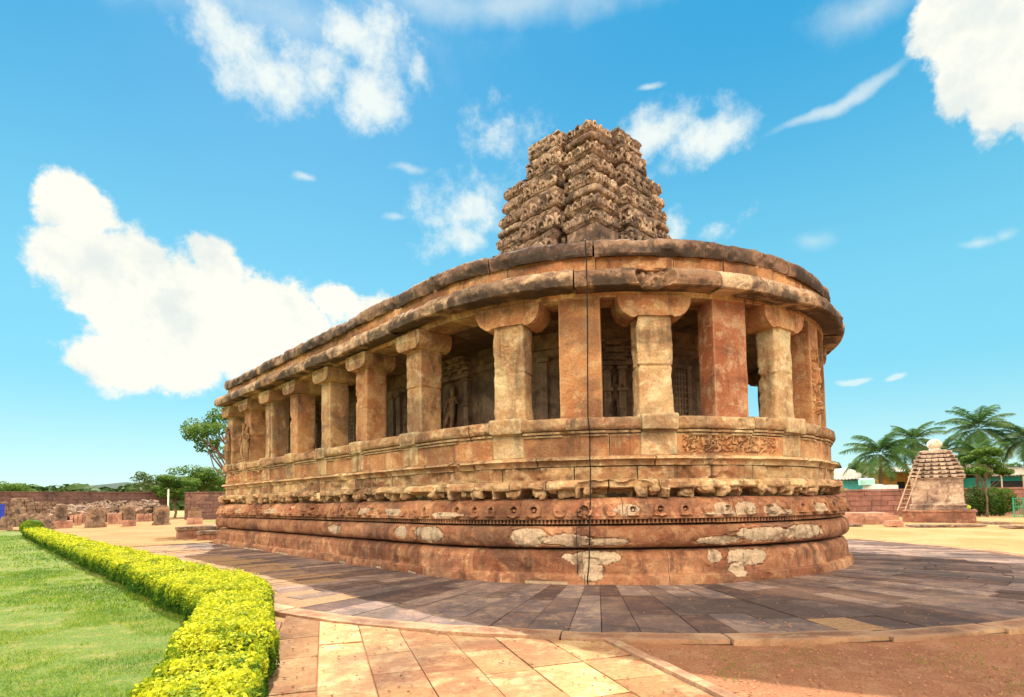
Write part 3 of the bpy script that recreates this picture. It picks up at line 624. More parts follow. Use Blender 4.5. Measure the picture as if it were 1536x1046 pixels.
# cable down the apse
mb = MB(); pts = []
for px, py, r in [(878, 360, -.6), (878, 361, -.25), (879, 380, -.2), (880, 390, -.24), (880, 404, .02), (880.5, 412, .12), (881, 430, .12), (881, 455, .05), (881.5, 500, -.05), (882, 560, -.14), (882, 625, -.2), (883.5, 640, -.17), (885, 660, -.24), (885, 690, -.16), (886, 705, -.22), (886, 728, -.1), (886, 745, -.1), (885, 775, .0), (885, 800, .0), (885, 822, .02), (884, 850, .02), (882, 868, .06), (882, 877, .08)]:
    u, z = hit(px, py, r); pts.append(W(u, r, max(z, .02)))
tube(mb, np.array(pts), .013, 8, .5)
o = mb.build('lightning_cable', M['cable']); tag(o, 'thin black cable hanging from the temple roof down the rounded front to the paving', 'cable')
SUN_E, SKY_S, EXPO = 3.7, .1, 1.15
SKY_TOP = (.05, 1.75, 3.3); SKY_HOR = (.9, 3.15, 4.0); SKY_LOW = (2.7, 4.2, 3.9); CLOUD = (4.75, 4.7, 4.15); CLOUD3 = (3.75, 4.0, 3.85); CLOUD2 = (4.2, 4.5, 4.3); CLOUD_FILL = (25., 20.5, 15.)
# ------------------------------------------------------------------ ground materials
def groundmat(name, ca, cb, cc, scale=1., grass=None, gthr=(.55, .7), bstr=.5):
    m, nt, b = newmat(name); P = coords(nt); n1 = noise(nt, P, .25*scale, 6, .6, .5); n2 = noise(nt, P, 2.*scale, 8, .7); n3 = noise(nt, P, 30*scale, 4, .7)
    c = mix(nt, mapr(nt, n1, .4, .6), ca, cb); c = mix(nt, mapr(nt, n2, .45, .7, 0, .8), c, cc)
    if grass: c = mix(nt, math_(nt, 'MULTIPLY', mapr(nt, n2, *gthr), mapr(nt, n1, .4, .6)), c, grass)
    g = mapr(nt, n3, .3, .7, .65, 1.25); cg = nd(nt, 'ShaderNodeCombineColor')
    for i in range(3): nt.links.new(g, cg.inputs[i])
    c = mix(nt, 1., c, cg.outputs[0], 'MULTIPLY'); nt.links.new(c, b.inputs['Base Color']); b.inputs['Roughness'].default_value = .95
    bump(nt, b, math_(nt, 'ADD', n3, n2), bstr, .03); return m
M['sand'] = groundmat('sandy_ground', (.42, .235, .085), (.47, .31, .14), (.36, .18, .07), grass=(.26, .22, .06))
M['dirt'] = groundmat('red_dirt', (.35, .15, .07), (.28, .115, .055), (.42, .21, .11), scale=1.5, grass=(.15, .17, .04), gthr=(.62, .72))
M['lawn'] = groundmat('lawn_soil', (.10, .17, .02), (.15, .2, .03), (.28, .24, .07), scale=1.2)
M['field'] = groundmat('field', (.16, .2, .05), (.25, .22, .08), (.3, .22, .1), scale=.15)
M['slab'] = stone('paving_apron', (.23, .15, .12), (.18, .125, .11), (.34, .22, .15), plaster=(.43, .25, .125), soot=.35, streak=.0, scale=.9, sootc=(.085, .06, .055), wear=0)  # plaster colour here is the orange that stands in for sunlight on slabs
M['path'] = stone('paving_path', (.52, .29, .12), (.42, .195, .085), (.6, .39, .19), soot=.14, streak=0., scale=.8, wear=0)
M['curb'] = stone('paving_curb', (.45, .22, .12), (.38, .17, .09), (.55, .36, .2), soot=.2, streak=0.)
def poly(name, pts, z, mat, kind='structure', th=0):
    me = bpy.data.meshes.new(name); me.from_pydata([(p[0], p[1], z) for p in pts], [], [tuple(range(len(pts)))]); me.materials.append(M[mat]); me.update()
    if me.polygons[0].normal.z < 0: me.flip_normals()
    o = bpy.data.objects.new(name, me); COL.objects.link(o); o['kind'] = kind; return o
# gently uneven ground sheet to the horizon
xs = np.concatenate([np.linspace(-2500, -90, 10), np.linspace(-80, 80, 81), np.linspace(90, 2500, 10)]); ys = np.concatenate([np.linspace(-200, -10, 6), np.linspace(-8, 100, 73), np.linspace(120, 3000, 14)])
X, Y = np.meshgrid(xs, ys, indexing='ij'); Z = -.03+0*X+np.where(Y > 30, .06*fbm(np.stack([X, Y, 0*X], -1), .2, 3, 5), 0)
mb = MB(); mb.add(np.stack([X, Y, Z], -1), gridf(len(xs), len(ys))[:, ::1]); o = mb.build('ground', M['sand'], smooth=True); o['kind'] = 'structure'
def LA(lat, ax): return C+NL*lat+AX*ax
# lawn left of the hedge
lp = [LA(11.75, 43), LA(11.6, -1.5), (-2.9, 5.6), (-2.2, 3.6), (-2.2, -4), (-30, -4), (-60, 20), (-46, 43)]
poly('lawn', [(p[0], p[1]) for p in lp], -.012, 'lawn')
M['yard'] = groundmat('courtyard_earth', (.36, .175, .055), (.40, .23, .085), (.30, .14, .05), grass=(.22, .2, .05))
poly('courtyard', [tuple(LA(11.2, 16)), tuple(LA(-14, 17)), tuple(LA(-22, 60)), tuple(LA(14, 62)), tuple(LA(11.2, 36))], .036, 'yard')
poly('far_lawn', [(-33, 60), (-24.5, 51), (-18, 47), (-22, 62)], .045, 'lawn')
poly('red_dirt', [(.6, 7.0), (1.0, 6.4), (2.2, 3.2), (2.9, -3), (14, -3), (14, 9), (6, 6.8)], -.018, 'dirt')
# ---- paving slabs round the temple
RA = 4.22
mb = MB(); mbb = MB(); rs = np.random.RandomState(3)
def apr_r(u):          # outer radius of the apron as an offset from the wall
    if 0 <= u <= PR: a = u/R; return (11.1-R)*abs(math.cos(a))**2+(11.1-R*EB)*math.sin(a)**2
    return 11.1-R if u < PR else 5.
u = -L-4.
# radial strips
edges = []
while u < PR+9:
    edges.append(u); u += rs.uniform(.26, .46)
for a, b in zip(edges[:-1], edges[1:]):
    um = (a+b)/2; ra = apr_r(um)-.38; r = -.1
    while r < ra-.05:
        ln = rs.uniform(1.0, 1.9); r2 = min(ra, r+ln)
        if ra-r2 < .45: r2 = ra
        nu, nr = 3, max(2, int((r2-r)/.3)+1); U, Q = np.meshgrid(np.linspace(a+.004, b-.004, nu+1), np.linspace(r+.01, r2-.01, nr+1), indexing='ij')
        if um < -L: P = C+AX*(-U)[..., None]+NL*(R+Q)[..., None]; P = np.concatenate([P, 0*P[..., :1]], -1)
        else: P = W(U, Q, 0)
        zz = rs.uniform(.0, .014)+.012*fbm(P, 1.2, 3, 4)+(U-a)/(b-a)*rs.uniform(-.006, .006); P[..., 2] = .012+zz
        t = np.clip(rs.normal(.45, .36), 0, 1); sun_tone = 1. if (um < 2.2 and (r+r2)/2 > 1.7+.45*max(0, um+2) and rs.rand() < .95) or rs.rand() < .008 else 0.; n1, n2 = P.shape[:2]; mb.add(P, gridf(n1, n2)[:, ::-1] if False else gridf(n1, n2), .3+.5*t if sun_tone else t, sun_tone)  # outer left slabs made orange and lighter: sunlight painted into the stone colour
        # skirt
        ring = np.concatenate([P[:, 0], P[-1, 1:], P[::-1, -1][1:], P[0, ::-1][1:-1]]); low = ring.copy(); low[:, 2] = -.04; mb.add(np.concatenate([ring, low]), gridf(2, len(ring), False, True), t*.6)
        r = r2
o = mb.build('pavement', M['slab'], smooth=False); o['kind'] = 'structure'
# bedding under the slabs
uu = np.linspace(-L-4, PR+9, 160); mb = MB()
inn = np.array([W(max(x, -L), -.5, -.006) if x >= -L else np.append(LA(R-.5, -x), -.006) for x in uu]); out = np.array([W(x, apr_r(x)-.02, -.006) if x >= -L else np.append(LA(R+apr_r(x)-.02, -x), -.006) for x in uu])
mb.add(np.stack([inn, out], 1), gridf(len(uu), 2)); o = mb.build('pavement_bed', simple('bedding', (.05, .03, .02), (.08, .05, .035)), smooth=False); o['kind'] = 'structure'
# border stones of the apron
mb = MB(); u = -L-3
while u < PR+8:
    e = u+rs.uniform(.7, 1.25); ra = apr_r((u+e)/2)
    h = np.array([(e-u)/2-.003, .175, .06]); V, Fc = rbox(h, (8, 3, 2), .012); uc = (u+e)/2; sc = R/(R+ra) if 0 < uc < PR else 1.
    e2 = uc+(e-u)/2
    P = W(uc+V[:, 0], ra-.19+V[:, 1], -.015+V[:, 2]+rs.uniform(-.008, .01)) if uc > -L else np.concatenate([LA(0, 0)+AX*(-(uc+V[:, 0]))[:, None]+NL*(R+ra-.19+V[:, 1])[:, None], (-.015+V[:, 2])[:, None]], 1)
    mb.add(P+rough(P, .012, 3.), Fc[:, ::-1], rs.uniform(.2, .8)); u = e
o = mb.build('pavement_border', M['curb']); o['kind'] = 'structure'
# ---- entrance path towards the camera
pd = np.array([.30, -.954]); pd /= np.linalg.norm(pd); pn = np.array([-pd[1], pd[0]]); PO = np.array([-3.05, 8.25])
def onpath(a, b): return PO+pd*a+pn*b
mb = MB(); rs = np.random.RandomState(8); ws = [-.1, .38, .88, 1.36, 1.9, 2.4, 2.95, 3.53]
def inside_apron(p):
    d = np.hypot(*(np.asarray(p)-C)); return d < 11.12
for k in range(len(ws)-1):
    b0, b1 = ws[k], ws[k+1]; a = 0.
    # start where the apron ends
    s0 = 0
    while inside_apron(onpath(s0, (b0+b1)/2)) and s0 < 8: s0 += .02
    a = s0-.02; first = True
    while a < 9:
        ln = rs.uniform(.55, 1.35); a2 = a+ln; sl = rs.uniform(-.02, .02)
        nu, nr = 4, max(3, int(ln/.2)); Bq, Aq = np.meshgrid(np.linspace(b0+.008, b1-.008, nu+1), np.linspace(0, 1, nr+1), indexing='ij')
        st_ = np.zeros(nu+1)
        A0 = a+.008+0*Bq[:, :1]
        if first:
            A0 = np.array([[next(x for x in np.arange(a-1.2, a+1.5, .01) if not inside_apron(onpath(x, bb)))] for bb in Bq[:, 0]])
        A1 = a2-.008+sl*(Bq[:, :1]-b0); Aq = A0+Aq*(A1-A0)
        P = np.concatenate([PO+pd*Aq[..., None]+pn*Bq[..., None], 0*Aq[..., None]], -1); P[..., 2] = .004+rs.uniform(0, .012)+.010*fbm(P, 1.5, 3, 9)+(Bq-b0)*rs.uniform(-.01, .01)
        t = np.clip(rs.normal(.5, .28), 0, 1); mb.add(P, gridf(*P.shape[:2])[:, ::-1], t)
        ring = np.concatenate([P[:, 0], P[-1, 1:], P[::-1, -1][1:], P[0, ::-1][1:-1]]); low = ring.copy(); low[:, 2] = -.05; mb.add(np.concatenate([ring, low]), gridf(2, len(ring), False, True)[:, ::-1], t*.6)
        a = a2; first = False
o = mb.build('path', M['path'], smooth=False); o['kind'] = 'structure'
poly('path_bed', [onpath(.15, -.25), onpath(9, -.25), onpath(9, 3.7), onpath(1.0, 3.7)], -.008, 'dirt')
def kerb(name, a0, a1, b, w, top, seed, dirv=0.):
    mb = MB(); rs = np.random.RandomState(seed); a = a0
    while a < a1:
        e = a+rs.uniform(.6, 1.2); c = onpath((a+e)/2, b+dirv*((a+e)/2)); V, Fc = rbox(((e-a)/2-.006, w/2, .08), (6, 3, 2), .012)
        P = np.concatenate([c+pd*V[:, :1]+pn*V[:, 1:2], (top-.08+V[:, 2:])], 1); P[:, 2] += rs.uniform(-.004, .004); mb.add(P+rough(P, .008, 3.), Fc, rs.uniform(.3, .8)); a = e
    o = mb.build(name, M['curb']); o['kind'] = 'structure'; return o
kerb('path_kerb', .25, 9, -.19, .15, .035, 1); kerb('path_kerb', 2.75, 9, 3.6, .13, .05, 2)
# ---- foliage helpers
def leaves(mb, P, Nn, size, rs, tint, asp=.5, droop=.0):
    """one pointed leaf (4 verts folded) per point"""
    n = len(P); N = Nn/np.maximum(np.linalg.norm(Nn, axis=1, keepdims=True), 1e-6); r = rs.normal(size=(n, 3)); T = np.cross(N, r); T /= np.linalg.norm(T, axis=1, keepdims=True)+1e-9
    B = np.cross(N, T); s = (size*rs.uniform(.7, 1.3, n))[:, None]
    V = np.stack([P-T*s*.5, P+B*s*asp*.5+N*s*.08, P+T*s*.5-np.array([0, 0, 1])*droop*s, P-B*s*asp*.5+N*s*.08], 1)
    mb.add(V.reshape(-1, 3), np.arange(4*n).reshape(-1, 4), np.repeat(tint, 4))
# ---- hedge
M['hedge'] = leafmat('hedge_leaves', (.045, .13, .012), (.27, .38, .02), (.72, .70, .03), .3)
M['twig'] = simple('twigs', (.09, .055, .03), (.13, .08, .04))
hc = [LA(11.7, 33), LA(11.68, 20), LA(11.5, 10), LA(11.35, 4), LA(11.33, 0), LA(11.33, -1.3)]
c2 = [np.array([-3.28, 6.95]), np.array([-3.0, 6.3]), np.array([-2.74, 5.65]), np.array([-2.42, 4.8]), np.array([-2.14, 4.0]), np.array([-1.9, 3.3])]
hl = np.array(hc+[np.array([-3.62, 7.7])]+c2); seg = np.diff(hl, axis=0); sl_ = np.hypot(*seg.T); cum = np.concatenate([[0], np.cumsum(sl_)])
def hedge_w(s): d = tot_-s; return np.interp(d, [0, 4.3, 6.2, 8, 14, 24, 45], [.42, .43, .6, .66, .6, .5, .46])
tot_ = cum[-1]
def hedge_at(s):
    i = np.clip(np.searchsorted(cum, s, side='right')-1, 0, len(seg)-1); t = (s-cum[i])/sl_[i]; p = hl[i]+seg[i]*t[:, None]
    d = .5
    T = np.stack([np.interp(s, (cum[:-1]+cum[1:])/2, seg[:, 0]/sl_), np.interp(s, (cum[:-1]+cum[1:])/2, seg[:, 1]/sl_)], -1); T /= np.linalg.norm(T, axis=1, keepdims=True)
    return p, np.stack([-T[:, 1], T[:, 0]], -1), T
rs = np.random.RandomState(21); mb = MB()
def hedge_leaves(n, s0, s1, size):
    s = rs.uniform(s0, s1, n); face = rs.rand(n); hw_ = hedge_w(s); H = .40
    p, nn, T = hedge_at(s)
    hN = .11*fbm(np.stack([p[:, 0], p[:, 1], 0*s], -1), 1.6, 3, 6)+.05*fbm(np.stack([p[:, 0], p[:, 1], 0*s], -1), 5., 2, 7)
    top = face < .52; side = np.where(face > .76, 1, -1)
    x = np.where(top, rs.uniform(-1, 1, n)*hw_, side*hw_*rs.uniform(.82, 1.04, n)); z = np.where(top, H+hN+rs.uniform(-.09, .03, n)+(rs.rand(n) < .07)*rs.uniform(0, .09, n), rs.uniform(.02, 1, n)**.8*H)
    ed = np.clip((np.abs(x)-hw_+.14)/.16, 0, 1); z = np.where(top, z-ed**2*.09, z); x = x*(1+.16*(hN/.1)*np.where(top, .4, 1)); x = np.where(top, x, x*(1-.12*np.clip((z-.3)/.2, 0, 1)))
    P = np.concatenate([p+nn*x[:, None], z[:, None]], -1)
    N = np.where(top[:, None], np.stack([nn[:, 0]*x, nn[:, 1]*x, .9+0*x], -1), np.stack([nn[:, 0]*side, nn[:, 1]*side, .35+0*x], -1))+rs.normal(size=(n, 3))*.55
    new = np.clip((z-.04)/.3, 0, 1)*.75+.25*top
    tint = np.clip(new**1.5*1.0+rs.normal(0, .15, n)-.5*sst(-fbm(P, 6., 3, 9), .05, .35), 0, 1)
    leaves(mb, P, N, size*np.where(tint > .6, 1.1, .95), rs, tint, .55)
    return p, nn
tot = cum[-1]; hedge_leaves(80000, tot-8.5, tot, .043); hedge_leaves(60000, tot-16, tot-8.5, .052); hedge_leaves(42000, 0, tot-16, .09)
# inner body of fine twigs / dense leaves so no light passes
s = np.linspace(.1, tot-.1, 220); p, nn, T = hedge_at(s); prof = [(-.8, .0), (-.86, .2), (-.76, .32), (0, .35), (.76, .32), (.86, .2), (.8, .0)]
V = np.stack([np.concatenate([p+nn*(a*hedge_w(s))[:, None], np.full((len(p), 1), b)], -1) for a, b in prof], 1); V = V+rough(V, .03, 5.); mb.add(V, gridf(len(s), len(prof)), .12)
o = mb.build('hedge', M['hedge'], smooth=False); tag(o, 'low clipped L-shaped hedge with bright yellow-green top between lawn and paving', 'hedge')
# round shrub at the far end of the hedge
rs = np.random.RandomState(5); mb = MB(); c0 = np.append(LA(11.7, 34.6), .45); n = 2500; v = rs.normal(size=(n, 3)); v /= np.linalg.norm(v, axis=1, keepdims=True); P = c0+v*np.array([.6, .6, .5])*rs.uniform(.7, 1.05, n)[:, None]
leaves(mb, P, v, .12, rs, np.clip(rs.normal(.3, .15, n), 0, 1)); o = mb.build('shrub', M['hedge'], smooth=False); tag(o, 'small round green shrub at the far left end of the yellow hedge', 'shrub')
# ---- grass
M['grass'] = leafmat('grass_blades', (.05, .14, .006), (.21, .35, .015), (.62, .56, .09), .4)
rs = np.random.RandomState(33)
def pip(P, poly_):
    c = np.zeros(len(P), bool); n = len(poly_); j = n-1
    for i in range(n):
        a, b = poly_[i], poly_[j]; cnd = ((a[1] > P[:, 1]) != (b[1] > P[:, 1])) & (P[:, 0] < (b[0]-a[0])*(P[:, 1]-a[1])/(b[1]-a[1]+1e-12)+a[0]); c ^= cnd; j = i
    return c
mb = MB()
for n, y0, y1, x0, x1, h_, w_ in ((95000, 3.8, 9, -11, -2.2, .042, .006), (66000, 9, 15, -18, -4, .05, .012), (45000, 15, 34, -34, -9, .06, .028)):
    P = np.stack([rs.uniform(x0, x1, n), rs.uniform(y0, y1, n)], -1); P = P[pip(P, lp) & (P[:, 0] > -1.2*P[:, 1]-2.)]; n = len(P)
    q = np.stack([P[:, 0], P[:, 1], np.zeros(n)], -1); dry = 1.5*fbm(q, .7, 4, 2)+.7*fbm(q, 2.8, 3, 4)+.02; keep = rs.rand(n) < np.clip(1.1-1.1*sst(dry, .15, .5), .15, 1); P, q, dry = P[keep], q[keep], dry[keep]; n = len(P)
    a = rs.uniform(0, 6.28, n); hh = h_*rs.uniform(.4, 1.2, n)*(1+.5*fbm(q, 1.5, 2, 8)); ln = rs.normal(0, .7, (n, 2))*hh[:, None]; dx = np.stack([np.cos(a), np.sin(a)], -1)*w_/2
    V = np.stack([np.column_stack([P-dx, np.full(n, -.014)]), np.column_stack([P+dx, np.full(n, -.014)]), np.column_stack([P+ln, hh-.012])], 1)
    mb.add(V.reshape(-1, 3), np.arange(3*n).reshape(-1, 3), np.repeat(np.clip(.42+.5*dry+rs.normal(0, .24, n), 0, 1), 3))
# tufts on the red dirt
n = 3500; P = np.stack([rs.uniform(2, 7, n), rs.uniform(3.5, 6.5, n)], -1); q = np.stack([P[:, 0], P[:, 1], np.zeros(n)], -1); keep = (np.hypot(*(P-C).T) > 11.25) & (fbm(q, .9, 3, 12) > .12) & (P[:, 0] > 1.55-(P[:, 1]-6.6)*.33); P = P[keep]; n = len(P)
a = rs.uniform(0, 6.28, n); hh = .03*rs.uniform(.4, 1.2, n); ln = rs.normal(0, .8, (n, 2))*hh[:, None]; dx = np.stack([np.cos(a), np.sin(a)], -1)*.004
V = np.stack([np.column_stack([P-dx, np.full(n, -.02)]), np.column_stack([P+dx, np.full(n, -.02)]), np.column_stack([P+ln, hh-.012])], 1); mb.add(V.reshape(-1, 3), np.arange(3*n).reshape(-1, 3), np.repeat(np.clip(rs.normal(.4, .2, n), 0, 1), 3))
o = mb.build('grass', M['grass'], smooth=False); tag(o, 'short green lawn grass with dry yellowish patches', 'grass', kind='stuff')
# gravel on the red dirt
rs = np.random.RandomState(12); mb = MB(); M['gravel'] = simple('gravel', (.42, .2, .11), (.3, .13, .08), 3.); k = 0
while k < 1500:
    x, y = rs.uniform(1.2, 8), rs.uniform(3.8, 7)
    if math.hypot(x-C[0], y-C[1]) < 11.2 or (x-1.9) < -(y-4.79)*.32+.02: continue
    s_ = rs.uniform(.004, .015); V, Fc = rbox((s_, s_*rs.uniform(.6, 1.2), s_*.6), (1, 1, 1), s_*.3); V = V+np.array([x, y, -.016]); mb.add(V+rough(V, s_*.3, 60., k), Fc, rs.rand()); k += 1
for k in range(900):     # grit blown over the slabs
    q = onpath(rs.uniform(0, 6), rs.uniform(-.1, 3.5)) if k < 450 else W(rs.uniform(-6, 12), rs.uniform(.1, 4), 0)[:2]
    s_ = rs.uniform(.004, .013); V, Fc = rbox((s_, s_*rs.uniform(.6, 1.2), s_*.5), (1, 1, 1), s_*.3); V = V+np.array([q[0], q[1], .028]); mb.add(V+rough(V, s_*.3, 60., k), Fc, rs.rand())
o = mb.build('gravel', M['gravel']); tag(o, 'loose gravel scattered over the red dirt and the paving slabs', 'gravel', kind='stuff')
# ------------------------------------------------------------------ left background
M['brick'] = stone('wall_brick', (.14, .075, .062), (.095, .055, .05), (.22, .12, .09), soot=.5, bstr=.8)
M['block'] = stone('old_block', (.22, .13, .085), (.13, .075, .055), (.40, .27, .17), soot=.8, scale=1.6)
M['redblock'] = stone('red_block', (.42, .19, .12), (.33, .14, .09), (.52, .3, .2), soot=.3)
M['darkblock'] = stone('dark_block', (.2, .12, .08), (.13, .075, .055), (.32, .2, .12), soot=.5)
def child(o, e): o.parent = e; o.location = (0, 0, 0)
def yaw_at(p): return math.atan2(p[1], p[0])-math.pi/2
def block_thing(name, label, cat, p, parts, yaw=None, group=None):
    """parts: list of (name, mat, [(dx, dy, z0, w, d, h, tilt)])"""
    yw = yaw_at(p) if yaw is None else yaw; e = empty(name, (p[0], p[1], 0), label, cat, group)
    for nm, mt, bs in parts:
        mb = MB()
        for i, (dx, dy, z0, w, d, h, tl) in enumerate(bs):
            cx_ = p[0]+dx*math.cos(yw)-dy*math.sin(yw); cy_ = p[1]+dx*math.sin(yw)+dy*math.cos(yw)
            rbox_w(mb, (cx_, cy_, z0+h/2), (w/2, d/2, h/2), yw, (4, 3, 4), min(.05, h*.12), min(.05, h*.05), .5, tl, 2.5, seed=i+int(abs(p[0])*10))
        o = mb.build(nm, M[mt], loc=(p[0], p[1], 0)); child(o, e)
    return e
def px_w(px0, px1, base): a = ground((px0+px1)/2, base); return a, (px1-px0)*a[1]/F_*a[1]/math.hypot(a[0], a[1])
def top_z(px, py, y): return at(px, py, y)[2]
# carved stones displayed on pedestals
p, w = px_w(79, 109, 793); block_thing('display_stone', 'thin brown standing slab on a long red pedestal, leftmost of the displayed stones', 'carved stone', p, [('pedestal', 'redblock', [(0, 0, 0, w, 1.2, .62, None)]), ('slab', 'block', [(-.1, 0, .62, .75, .3, 1.25, None)])])
p, w = px_w(128, 159, 792); block_thing('display_stone', 'wide dark stained stone slab, second from the left in the row of displayed stones', 'carved stone', p, [('pedestal', 'darkblock', [(0, 0, 0, w+.1, .9, .35, None)]), ('slab', 'block', [(0, 0, .35, w-.1, .45, 1.25, None)])])
p, w = px_w(183, 204, 790); block_thing('display_stone', 'square tan stone on a dark red pedestal, middle of the row of displayed stones', 'carved stone', p, [('pedestal', 'redblock', [(0, 0, 0, w, .9, .55, None)]), ('slab', 'block', [(0, 0, .55, w-.15, .4, 1.15, None)])])
p, w = px_w(229, 255, 788); block_thing('display_stone', 'broad pale stone slab nearest the white pole, fourth in the row of displayed stones', 'carved stone', p, [('pedestal', 'block', [(0, 0, 0, w+.1, .8, .22, None)]), ('slab', 'block', [(0, 0, .22, w-.1, .5, 1.4, None), (.2, 0, 1.6, w*.4, .3, .12, None)])])
p, w = px_w(280, 304, 787); block_thing('display_stone', 'dark arched carved stone on a red pedestal beside the temple corner', 'carved stone', p, [('pedestal', 'redblock', [(0, 0, 0, w, .8, .6, None)]), ('carving', 'darkblock', [(0, 0, .6, w*.85, .3, .6, None), (0, 0, 1.2, w*.55, .3, .28, None)])])
# low red kerb walls between the stones
for i, (a, b, y, h, lab) in enumerate([(104, 122, 789, .95, 'short red stone wall right behind the leftmost displayed stone'), (112, 130, 787, 1.0, 'low red stone wall between the first two displayed stones'), (160, 183, 787, 1.05, 'low red stone wall between the dark slab and the middle displayed stone'), (204, 228, 783, .85, 'low red stone wall left of the broad pale slab')]):
    p, w = px_w(a, b, y); n = max(3, int(w/.35)); block_thing('low_wall', lab, 'low wall', p, [('coping', 'redblock', [((k+.5-n/2)*w/n, 0, 0, w/n-.03, .4, h, None) for k in range(n)])])
# ruined wall and rubble
rs = np.random.RandomState(40)
p0 = at(-14, 790, 48); p1 = at(64, 786, 52); mb = MB(); dv = (p1-p0)[:2]; ln = np.hypot(*dv); dv /= ln; yw = math.atan2(dv[1], dv[0])
for row in range(7):
    x = rs.uniform(-.5, 0)
    while x < ln:
        w = rs.uniform(.5, 1.2); c = p0[:2]+dv*(x+w/2)
        if not (row > 5 and rs.rand() < .3): rbox_w(mb, (c[0], c[1], .2+row*.36), (w/2-.02, .4, .17), yw, (3, 2, 2), .04, .04, rs.rand(), None, 2., seed=row)
        x += w
o = mb.build('ruined_wall', M['block']); tag(o, 'low ruined wall of stacked stone blocks at the far left edge behind the leaning slabs', 'wall')
mb = MB()
for k in range(2200):
    px = rs.uniform(52, 236); D = 56+rs.rand()*9+max(0, (px-60)/176)*6; p = at(px, 780, D); h_ = 2.35*(1-.35*abs(rs.normal(0, .5)))*(.35+.65*(D-54)/14)
    z = rs.uniform(0, 1)**.5*max(.2, h_)*np.clip((px-40)/50, .5, 1); s_ = rs.uniform(.1, .34)
    rbox_w(mb, (p[0], p[1], z), (s_*rs.uniform(.9, 1.6), s_*.8, s_*rs.uniform(.3, .6)), rs.uniform(0, 3), (2, 2, 2), .04, .05, rs.rand(), (rs.normal(0, .5), rs.normal(0, .5), 0), 3., seed=k)
o = mb.build('rubble', M['block']); tag(o, 'long heap of broken stones and rubble in front of the boundary wall', 'rubble', kind='stuff')
lab = ['leaning stone slab at the far left by the blue board', 'tall slab leaning steeply against the ruined wall', 'slab leaning just right of the steep tall one', 'fourth leaning slab from the left in front of the ruined wall', 'fifth leaning slab from the left in front of the rubble', 'rightmost leaning slab nearest the first displayed stone']
for k, (px, h_, tl) in enumerate([(10, 1.0, .1), (29, 1.9, -.35), (40, 1.3, -.45), (51, 1.2, -.5), (61, 1.2, -.45), (72, 1.0, -.5)]):
    p = ground(px, 796); block_thing('leaning_slab', lab[k], 'stone slab', p, [('slab', 'block', [(0, .0, 0, .55 if k else .8, .22, h_, (-.25, tl, 0))])], group='stone slabs leaning at the far left')
# blue board
p = at(1, 780, 46); mb = MB(); rbox_w(mb, (p[0]-.1, p[1], 1.3), (.3, .04, .68), .6, (1, 1, 1), .01); M['blue'] = simple('blue_paint', (.02, .04, .4), (.03, .06, .45)); e = empty('notice_board', (p[0], p[1], 0), 'dark blue notice board cut by the left edge of the photo', 'sign')
o = mb.build('board', M['blue'], loc=(p[0], p[1], 0)); child(o, e)
for dx in (-.2, .2):
    mb = MB(); tube(mb, [(p[0]-.1+dx, p[1]+dx*.7, -.05), (p[0]-.1+dx, p[1]+dx*.7, .7)], .04); o = mb.build('leg', M['cable'], loc=(p[0], p[1], 0)); child(o, e)
# boundary walls
def longwall(name, label, a, b, h, mat, seed, th=.5, cap=True):
    a = np.asarray(a)[:2]; b = np.asarray(b)[:2]; dv = b-a; ln = np.hypot(*dv); dv /= ln; yw = math.atan2(dv[1], dv[0]); rs = np.random.RandomState(seed); mb = MB(); rows = max(3, int(h/.42)); 
    for r in range(rows):
        x = -rs.uniform(0, 1)
        while x < ln:
            w = rs.uniform(.9, 2.2); x0 = max(0, x); x1 = min(ln, x+w); 
            if x1-x0 > .1:
                c = a+dv*(x0+x1)/2; rbox_w(mb, (c[0], c[1], h*(r+.5)/rows), ((x1-x0)/2-.015, th/2+rs.uniform(-.03, .03), h/rows/2-.012), yw, (2, 1, 1), .02, .03, rs.uniform(.2, .9), seed=r)
            x += w
    e = empty(name, (a[0], a[1], 0), label, 'wall'); o = mb.build('wall', M[mat], loc=(a[0], a[1], 0)); child(o, e)
    mb = MB(); c = (a+b)/2; rbox_w(mb, (c[0], c[1], h/2-.02), (ln/2, th/2-.06, h/2-.04), yw, (1, 1, 1), .01, 0, .2); o = mb.build('core', M[mat], loc=(a[0], a[1], 0)); child(o, e)
    mb = MB(); rbox_w(mb, (c[0], c[1], h+.06), (ln/2+.05, th/2+.08, .07), yw, (int(ln/2)+1, 1, 1), .02, .03, .7); o = mb.build('coping', M[mat], loc=(a[0], a[1], 0)); child(o, e)
longwall('boundary_wall', 'long dark brick boundary wall behind the rubble heap on the left', at(-60, 770, 62), at(252, 770, 78), 3.45, 'brick', 1)
longwall('boundary_wall', 'separate dark purple brick wall between the gate gap and the temple corner', at(278, 770, 66), at(360, 770, 66), 3.1, 'brick', 2)
# post, gap hut
p = at(252, 770, 62); mb = MB(); tube(mb, [(p[0], p[1], 0), (p[0], p[1], 3.5)], .09, 8, .9); M['white'] = simple('white_paint', (.7, .7, .66), (.6, .6, .55)); o = mb.build('post', M['white']); tag(o, 'slim white pole standing at the end of the long boundary wall', 'pole')
